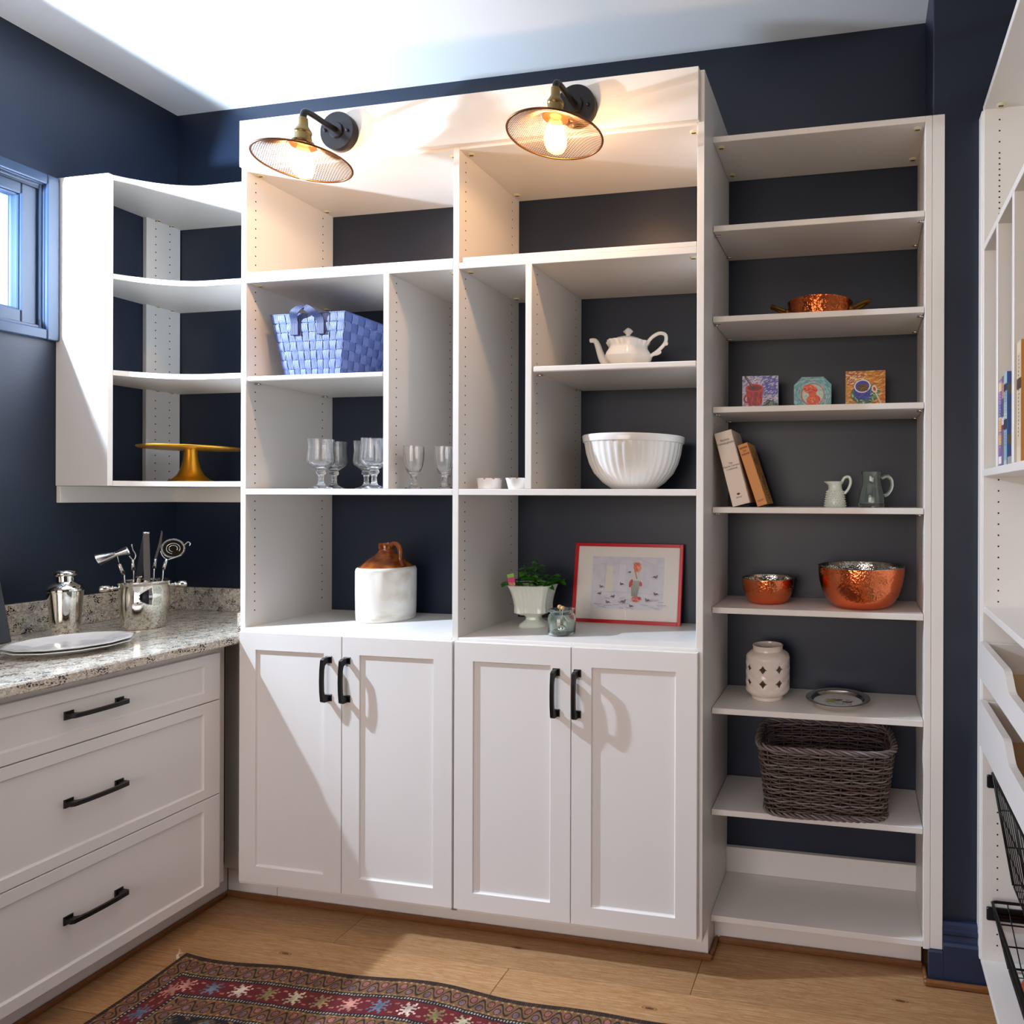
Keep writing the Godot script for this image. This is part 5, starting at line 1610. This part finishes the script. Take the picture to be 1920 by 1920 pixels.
	for k in 2:
		st = sb(false)
		var z := 0.02 - 0.03 * k
		var top := Vector3(0.004, 0.345, 0.006)
		var low := Vector3(0.009 - 0.04 * k, 0.06, z)
		var side := Vector3(0.0092, 0, 0)
		var nn := Vector3(0, 0, 1)
		ribbon(st, [low - side * 0.8, low.lerp(top, 0.6) - side, top - side * 0.9], [low + side * 0.8, low.lerp(top, 0.6) + side, top + side * 0.9], [nn, nn, nn], 0.0022)
		part("arm", st, M.chrome, tg)
	st = sb()
	tube(st, [Vector3(-0.005, 0.344, 0.004), Vector3(0.013, 0.344, 0.004)], 0.004, 10)
	part("bend", st, M.chrome, tg)
	var kn: Node3D = tool.call("bar_knife", "thin steel bar knife with a hooked tip behind the strainer", "knife")
	st = sb(false)
	var kl := [Vector2(0.024, 0.235), Vector2(0.030, 0.235), Vector2(0.046, 0.300), Vector2(0.050, 0.345), Vector2(0.046, 0.352), Vector2(0.043, 0.330), Vector2(0.036, 0.290)]
	prism(st, kl, flat_z, -0.0212, -0.0200)
	part("blade", st, M.chrome, kn)
	sleeve.call(kn, Vector3(0.030, 0.246, -0.02), Vector3(0.026, 0.212, -0.018))
	var sr: Node3D = tool.call("cocktail_strainer", "round steel cocktail strainer with a coiled spring edge, rightmost tool in the bucket", "strainer")
	var c := Vector3(0.079, 0.284, 0.01)
	var face := Basis(Vector3.RIGHT, 0.12) * Basis(Vector3.UP, -0.1)
	st = sb(false)
	var ringp := []
	for a in 40: ringp.append(Vector2(cos(TAU * a / 40) * 0.0285, sin(TAU * a / 40) * 0.0305))
	var place := func(p: Vector2, d: float) -> Vector3: return c + face * Vector3(p.x, p.y, d)
	prism(st, ringp, place, -0.0007, 0.0007)
	part("plate", st, M.board_black, sr)
	for rr in [0.0195, 0.012]:
		st = sb()
		var arc := []
		for a in 26: arc.append(c + face * Vector3(cos(-0.6 + TAU * 0.82 * a / 25) * rr, sin(-0.6 + TAU * 0.82 * a / 25) * rr, 0.0015))
		tube(st, arc, 0.0014, 6)
		part("slot_edge", st, M.chrome, sr)
	st = sb()
	var coil := []
	for a in 420:
		var g := TAU * a / 420
		var w := TAU * a / 420 * 46
		var rr := 0.0318 + 0.0034 * cos(w)
		coil.append(c + face * Vector3(cos(g) * rr, sin(g) * rr * 1.06, 0.0034 * sin(w)))
	tube(st, coil, 0.0008, 5, true)
	part("spring", st, M.chrome, sr)
	st = sb()
	tube(st, smooth_path([c + Vector3(0.032, 0.012, 0), c + Vector3(0.042, 0.022, 0), c + Vector3(0.049, 0.016, 0), c + Vector3(0.046, 0.008, 0)], 5), 0.0018, 8)
	part("tab", st, M.chrome, sr)
	st = sb()
	tube(st, smooth_path([c + Vector3(-0.036, -0.008, 0), c + Vector3(-0.030, -0.026, 0), Vector3(0.060, 0.243, 0.01)], 5), 0.0017, 8)
	tube(st, smooth_path([c + Vector3(0.024, -0.026, 0), c + Vector3(0.0, -0.036, 0), Vector3(0.062, 0.243, 0.01)], 5), 0.0017, 8)
	part("fork", st, M.chrome, sr)
	sleeve.call(sr, Vector3(0.061, 0.246, 0.01), Vector3(0.051, 0.208, 0.012))
	# two plates
	var oct := func(a: float, y: float, r: float, i: int) -> float:
		if r < 0.09: return r
		var k := fmod(a, TAU / 12) - TAU / 24
		return r * lerpf(1.0, cos(TAU / 24) / cos(k), 0.9)
	var prof := [Vector2(0, 0), Vector2(0.080, 0), Vector2(0.084, 0.002), Vector2(0.100, 0.007), Vector2(0.1445, 0.0175), Vector2(0.147, 0.019), Vector2(0.1465, 0.0205), Vector2(0.140, 0.0205), Vector2(0.139, 0.0195), Vector2(0.100, 0.0120), Vector2(0.090, 0.0065), Vector2(0.084, 0.0055), Vector2(0, 0.005)]
	var pl := thing("plate", "lower white twelve-sided plate of the pair lying on the granite counter", "plate", Vector3(0.455, Y, 0.690), 0.0, "white plates")
	turned("plate", prof, M.porcelain, pl, Vector3.ZERO, 96, oct)
	copy_of(pl, Vector3(0.452, Y + 0.0088, 0.688), 0.06, "upper white twelve-sided plate of the pair on the granite counter")
	# black board leaning at the left
	var bb := thing("leaning_board", "glossy black board leaning against the navy wall at the counter's left end", "board", Vector3(0.150, Y + 0.0026, 0.637))
	bb.rotation.z = 0.235
	box("board", Vector3(-0.011, 0, 0.009), Vector3(0, 0.63, 0.50), M.board_black, bb, 0.0015)
	# gold cake stand
	var k := thing("cake_stand", "gold pedestal cake stand on the lowest curved corner shelf", "cake stand", Vector3(0.295, 1.5037, 0.185))
	turned("pedestal", [Vector2(0, 0), Vector2(0.0705, 0), Vector2(0.0715, 0.002), Vector2(0.069, 0.006), Vector2(0.056, 0.013), Vector2(0.042, 0.028), Vector2(0.0315, 0.052), Vector2(0.0245, 0.082), Vector2(0.0215, 0.108), Vector2(0.0215, 0.126)], M.gold, k, Vector3.ZERO, 48)
	turned("plate", [Vector2(0, 0.126), Vector2(0.10, 0.126), Vector2(0.155, 0.128), Vector2(0.160, 0.131), Vector2(0.161, 0.135), Vector2(0.159, 0.1375), Vector2(0.155, 0.1365), Vector2(0, 0.134)], M.gold, k, Vector3.ZERO, 72)

# ---------------------------------------------------------------- books on the right
func right_books() -> void:
	var spine := func(cols: Array, seed_: int) -> StandardMaterial3D:
		var im := fill(48, 256, cols[0])
		rng.seed = seed_
		for k in 9:
			var y := rng.randi() % 240
			im.fill_rect(Rect2i(0, y, 48, 12 + rng.randi() % 40), cols[rng.randi() % cols.size()])
		for k in 22: im.fill_rect(Rect2i(16 + rng.randi() % 5, 30 + k * 8, 8, 4), cols[-1])
		var m := mat("spine_%d" % seed_, Color.WHITE, 0.35)
		m.albedo_texture = tex(im)
		return m
	var q := [
		[0.512, 0.034, 0.222, 0.20, [c8(128, 92, 168), c8(164, 128, 186), c8(220, 196, 150), c8(72, 74, 160), c8(206, 150, 96), c8(240, 230, 240)], c8(44, 40, 96), "purple and cream cookbook, leftmost in the narrow slot of the right unit"],
		[0.5475, 0.024, 0.226, 0.21, [c8(120, 108, 124), c8(196, 150, 140), c8(224, 226, 232), c8(90, 90, 110), c8(120, 60, 70)], c8(128, 40, 52), "grey-pink cookbook with a dark red edge, between the purple and pale blue ones"],
		[0.5730, 0.034, 0.230, 0.22, [c8(168, 198, 206), c8(190, 214, 218), c8(140, 176, 196), c8(40, 50, 70)], c8(74, 100, 160), "pale blue spined cookbook with a deep blue cover in the right unit"],
		[0.7100, 0.040, 0.275, 0.22, [c8(214, 194, 164), c8(222, 204, 178), c8(60, 44, 36)], c8(204, 140, 70), "tall tan spined cookbook with an orange cover at the picture's right edge"],
	]
	var i := 0
	for b in q:
		var t := thing("book", b[6], "book", Vector3(XR + 0.004, 1.5337, b[0]), 0.0, "upright cookbooks in the right unit")
		var th: float = b[1]
		var h: float = b[2]
		var d: float = b[3]
		var st := sb(false)
		bx(st, Vector3(0.004, 0.003, 0.002), Vector3(d - 0.003, h - 0.003, th - 0.002))
		part("pages", st, M.paper, t)
		st = sb(false)
		bx(st, Vector3(0, 0, 0), Vector3(d, h, 0.002), 0.0006)
		bx(st, Vector3(0, 0, th - 0.002), Vector3(d, h, th), 0.0006)
		var im := fill(192, 256, b[5])
		rng.seed = 70 + i
		if i == 2: dabs(im, 60, [c8(60, 84, 150), c8(110, 140, 190), c8(200, 206, 206), c8(44, 60, 120), c8(110, 112, 96)], 70, 14, Rect2(0, 0, 192, 256), 0.5, 0.4)
		if i == 3:
			pgon(im, [Vector2(14, 20), Vector2(180, 20), Vector2(180, 240), Vector2(14, 240)], c8(206, 214, 230))
			dabs(im, 60, [c8(150, 176, 200), c8(196, 120, 110), c8(226, 226, 232), c8(150, 90, 90)], 40, 12, Rect2(20, 40, 150, 190), 0.3, 1.2)
		var m := mat("book_cover_%d" % i, Color.WHITE, 0.3)
		m.albedo_texture = tex(im)
		var cv := part("cover", st, mat("cover_board_%d" % i, b[5], 0.35), t)
		st = sb(false)
		pic(st, Vector3(0.001, 0.001, th + 0.0003), d - 0.002, h - 0.002)
		part("cover_picture", st, m, t)
		st = sb(false)
		tri_uv(st, Vector3(-0.0004, 0, 0), Vector3(-0.0004, 0, th), Vector3(-0.0004, h, th), Vector2(0, 1), Vector2(1, 1), Vector2(1, 0))
		tri_uv(st, Vector3(-0.0004, 0, 0), Vector3(-0.0004, h, th), Vector3(-0.0004, h, 0), Vector2(0, 1), Vector2(1, 0), Vector2(0, 0))
		part("spine_print", st, spine.call(b[4], 80 + i), t)
		st = sb(false)
		bx(st, Vector3(0, 0, 0.0005), Vector3(0.002, h, th - 0.0005), 0.0006)
		part("spine", st, M["cover_board_%d" % i], t)
		i += 1

# ---------------------------------------------------------------- rug
func rug() -> void:
	rng.seed = 5
	var t := thing("rug", "dark red and tan Persian-style rug with banded floral borders", "rug", Vector3(0.775, 0.0005, 0.588), 0.012)
	var W := 2.1; var D := 1.5
	var iw := 1536; var ih := 1098
	var im := fill(iw, ih, c8(30, 26, 32))
	var motif := ["..#...#..", "..##.##..", "#..###..#", ".#######.", "...###...", ".#######.", "#..###..#", "..##.##..", "..#...#.."]
	var nz := noise(61, 0.03, 3)
	var mc := [c8(176, 150, 104), c8(214, 150, 130), c8(112, 126, 146), c8(226, 206, 186), c8(150, 136, 84), c8(206, 196, 160)]
	for py in ih:
		for px in iw:
			var x := px * W / iw
			var y := py * D / ih
			var d := minf(minf(x, W - x), minf(y, D - y))
			var s := x if (y == d or D - y == d) else y
			var g := nz.get_noise_2d(px, py)
			d += g * 0.0025
			var col: Color
			if d < 0.013: col = c8(36, 26, 26) if fmod(s, 0.006) > 0.002 else c8(96, 60, 40)
			elif d < 0.066 or (d > 0.150 and d < 0.202):
				var e := (d - 0.0395) / 0.0265 if d < 0.1 else (d - 0.176) / 0.026
				col = c8(158, 112, 70).lerp(c8(134, 88, 56), clampf(0.5 + g * 1.5, 0, 1))
				var ph := fmod(s, 0.058) / 0.058
				var vine := 0.62 * sin(ph * TAU)
				var ros := Vector2((ph - 0.25) * 2.2, e + 0.35).length()
				var ros2 := Vector2((ph - 0.75) * 2.2, e - 0.35).length()
				var rm := minf(ros, ros2)
				if rm < 0.34: col = c8(178, 110, 96) if ros < ros2 else c8(150, 112, 118)
				if rm < 0.34 and int(px / 3 + py / 3) % 2 == 0: col = col.darkened(0.14)
				if rm > 0.34 and rm < 0.43: col = c8(50, 36, 34)
				if absf(e - vine) < 0.13 and rm > 0.43: col = c8(44, 36, 36)
				if absf(e) > 0.8 and fmod(s, 0.019) < 0.007: col = c8(176, 150, 84)
			elif d < 0.079 or (d > 0.138 and d < 0.150) or (d > 0.202 and d < 0.214):
				col = c8(28, 22, 26)
				var e2 := d - 0.0725 if d < 0.1 else (d - 0.144 if d < 0.17 else d - 0.208)
				if absf(e2) < 0.003 and fmod(s, 0.0095) < 0.005: col = c8(190, 176, 160)
			elif d < 0.138:
				col = c8(132, 32, 36).lerp(c8(104, 24, 30), clampf(0.5 + g * 2.0, 0, 1))
				var cell := int(s / 0.088)
				var ux := int((fmod(s, 0.088) / 0.088) * 13.0) - 2
				var uy := int((d - 0.079) / 0.059 * 11.0) - 1
				if ux >= 0 and ux < 9 and uy >= 0 and uy < 9 and motif[uy][ux] == "#": col = mc[cell % mc.size()]
				elif (ux == 10 or ux == -2) and (uy == 1 or uy == 7): col = c8(186, 120, 104)
			else:
				col = c8(30, 24, 30)
				var cx := fmod(x, 0.13) / 0.13 - 0.5
				var cy := fmod(y + 0.04, 0.11) / 0.11 - 0.5
				var r := absf(cx) + absf(cy) + 0.1 * sin(cx * 40.0) * sin(cy * 40.0)
				var id := int(x / 0.13) * 3 + int((y + 0.04) / 0.11) * 5
				if r < 0.16: col = [c8(196, 130, 112), c8(118, 120, 120), c8(176, 140, 90)][id % 3]
				elif r < 0.33: col = [c8(132, 44, 40), c8(96, 74, 52), c8(150, 70, 56)][id % 3]
				elif r > 0.62 and r < 0.72: col = c8(150, 116, 84)
			col = col.darkened(clampf(0.10 - g * 0.3 + 0.12 * rng.randf(), 0, 0.4))
			im.set_pixel(px, py, col)
	var m := mat("rug_pile", Color.WHITE, 0.95)
	m.albedo_texture = tex(im)
	var st := sb()
	var nx := 84
	var ny := 60
	var f := func(i: int, j: int) -> Vector3:
		var u := float(i) / nx
		var v := float(j) / ny
		var p := Vector3(u * W, 0.0075 + 0.002 * sin(u * 21.0) * sin(v * 13.0), v * D)
		var w := 0.012 * sin(u * 11.0 + 0.6) + 0.006 * sin(u * 27.0)
		p.z += w * (1.0 - v)
		p.x += 0.006 * sin(v * 16.0) * (1 - u)
		return p
	for i in nx:
		for j in ny:
			var a: Vector3 = f.call(i, j)
			var b: Vector3 = f.call(i + 1, j)
			var c: Vector3 = f.call(i + 1, j + 1)
			var e: Vector3 = f.call(i, j + 1)
			var uv := func(x: int, y: int) -> Vector2: return Vector2(float(x) / nx, float(y) / ny)
			tri_uv(st, a, e, c, uv.call(i, j), uv.call(i, j + 1), uv.call(i + 1, j + 1))
			tri_uv(st, a, c, b, uv.call(i, j), uv.call(i + 1, j + 1), uv.call(i + 1, j))
	part("pile", st, m, t)
	# edge and backing
	st = sb(false)
	var loop := []
	for i in nx: loop.append(f.call(i, 0))
	for j in ny: loop.append(f.call(nx, j))
	for i in nx: loop.append(f.call(nx - i, ny))
	for j in ny: loop.append(f.call(0, ny - j))
	for k in loop.size():
		var a: Vector3 = loop[k]
		var b: Vector3 = loop[(k + 1) % loop.size()]
		quad_to(st, a, b, Vector3(b.x, 0, b.z), Vector3(a.x, 0, a.z), a - Vector3(W / 2, 0, D / 2))
	part("binding", st, mat("rug_edge", c8(52, 34, 30), 0.95), t)
	# short yellowish fringe tufts along the far edge
	st = sb(false)
	for k in 900:
		var u := (k + rng.randf()) / 900.0
		var a: Vector3 = f.call(0, 0).lerp(f.call(nx, 0), u)
		a = f.call(int(u * nx), 0).lerp(f.call(mini(nx, int(u * nx) + 1), 0), fmod(u * nx, 1.0))
		var tip := a + Vector3(rng.randf_range(-0.006, 0.006), -0.005, -rng.randf_range(0.003, 0.011))
		tri_to(st, a + Vector3(-0.0012, -0.002, 0.001), a + Vector3(0.0012, -0.002, 0.001), tip, Vector3.UP)
	var fr := part("fringe", st, mat("fringe", c8(186, 150, 66), 0.9), t)
	fr.set_meta("kind", "stuff")
	st = sb()
	for k in 4: tube(st, smooth_path([Vector3(0.004, 0.006, 0.03 + 0.003 * k), Vector3(-0.008 - 0.002 * k, 0.012, 0.026), Vector3(-0.012 + 0.004 * k, 0.026 - 0.004 * k, 0.018)], 4), 0.0007, 5)
	part("loose_thread", st, M.paper, t)

# ---------------------------------------------------------------- all together
func _ready() -> void:
	rng.seed = 7
	# camera: level, turned to the left, lens shifted
	var cam := Camera3D.new()
	cam.name = "camera"
	add_child(cam)
	cam.position = Vector3(2.8562, 1.4507, 2.3227)
	cam.basis = Basis(Vector3.UP, 0.1837) * Basis(Vector3.BACK, 0.003)
	cam.projection = Camera3D.PROJECTION_FRUSTUM
	cam.near = 0.05
	cam.far = 60.0
	cam.size = 1920.0 / 1235.0 * 0.05
	cam.frustum_offset = Vector2((960.0 - 1380.2) / 1235.0 * 0.05, (932.5 - 960.0) / 1235.0 * 0.05)
	cam.current = true
	var we := WorldEnvironment.new()
	we.name = "environment"
	var env := Environment.new()
	env.background_mode = Environment.BG_SKY
	var sky := Sky.new()
	var sm := ProceduralSkyMaterial.new()
	sm.sky_top_color = Color(0.50, 0.66, 0.92)
	sm.sky_horizon_color = Color(0.86, 0.92, 1.0)
	sm.ground_bottom_color = Color(0.40, 0.42, 0.42)
	sm.ground_horizon_color = Color(0.80, 0.84, 0.88)
	sm.sky_energy_multiplier = 1.6
	sky.sky_material = sm
	env.sky = sky
	env.ambient_light_source = Environment.AMBIENT_SOURCE_DISABLED
	env.tonemap_mode = Environment.TONE_MAPPER_LINEAR
	env.tonemap_exposure = 1.0
	env.sdfgi_enabled = true
	env.ssao_enabled = true
	env.ssil_enabled = true
	we.environment = env
	add_child(we)
	# small unseen source just outside the high window; lights doors, floor and ceiling
	var sp := SpotLight3D.new()
	sp.name = "unseen_window_source"
	sp.light_color = Color(0.84, 0.91, 1.0)
	sp.light_energy = 10.0
	sp.light_size = 0.03
	sp.spot_range = 12.0
	sp.spot_attenuation = 2.0
	sp.spot_angle = 84.0
	sp.spot_angle_attenuation = 0.1
	sp.shadow_enabled = true
	add_child(sp)
	sp.position = Vector3(-0.118, 2.28, 0.98)
	sp.look_at_from_position(sp.position, Vector3(1.0, 2.05, 0.86))
	# broad warm fill light, added at the opening behind the viewer
	var ar := AreaLight3D.new()
	ar.name = "added_fill_light"
	ar.area_size = Vector2(2.0, 1.8)
	ar.light_color = Color(1.0, 0.90, 0.79)
	ar.light_energy = 5.0
	ar.area_normalize_energy = true
	ar.area_range = 12.0
	ar.area_attenuation = 2.0
	ar.shadow_enabled = true
	add_child(ar)
	ar.position = Vector3(1.8, 1.5, 4.38)
	make_materials()
	var nt := mat("navy_trim_dark", Color(0.135, 0.185, 0.29), 0.33)
	room()
	tall_cabinet()
	tower()
	corner_shelf()
	base_unit()
	right_unit()
	sconce(1.1604, 2.657, "left of the two wire-shaded bronze lamps on the white valance")
	sconce(1.9989, 2.653, "right of the two wire-shaded bronze lamps on the white valance")
	strap_basket()
	goblets()
	ramekins()
	teapot()
	big_bowl()
	jug()
	planter()
	jar()
	framed_print()
	copper_things()
	paintings()
	tower_books()
	pitchers()
	lantern()
	tray()
	wicker_basket()
	counter_things()
	right_books()
	rug()
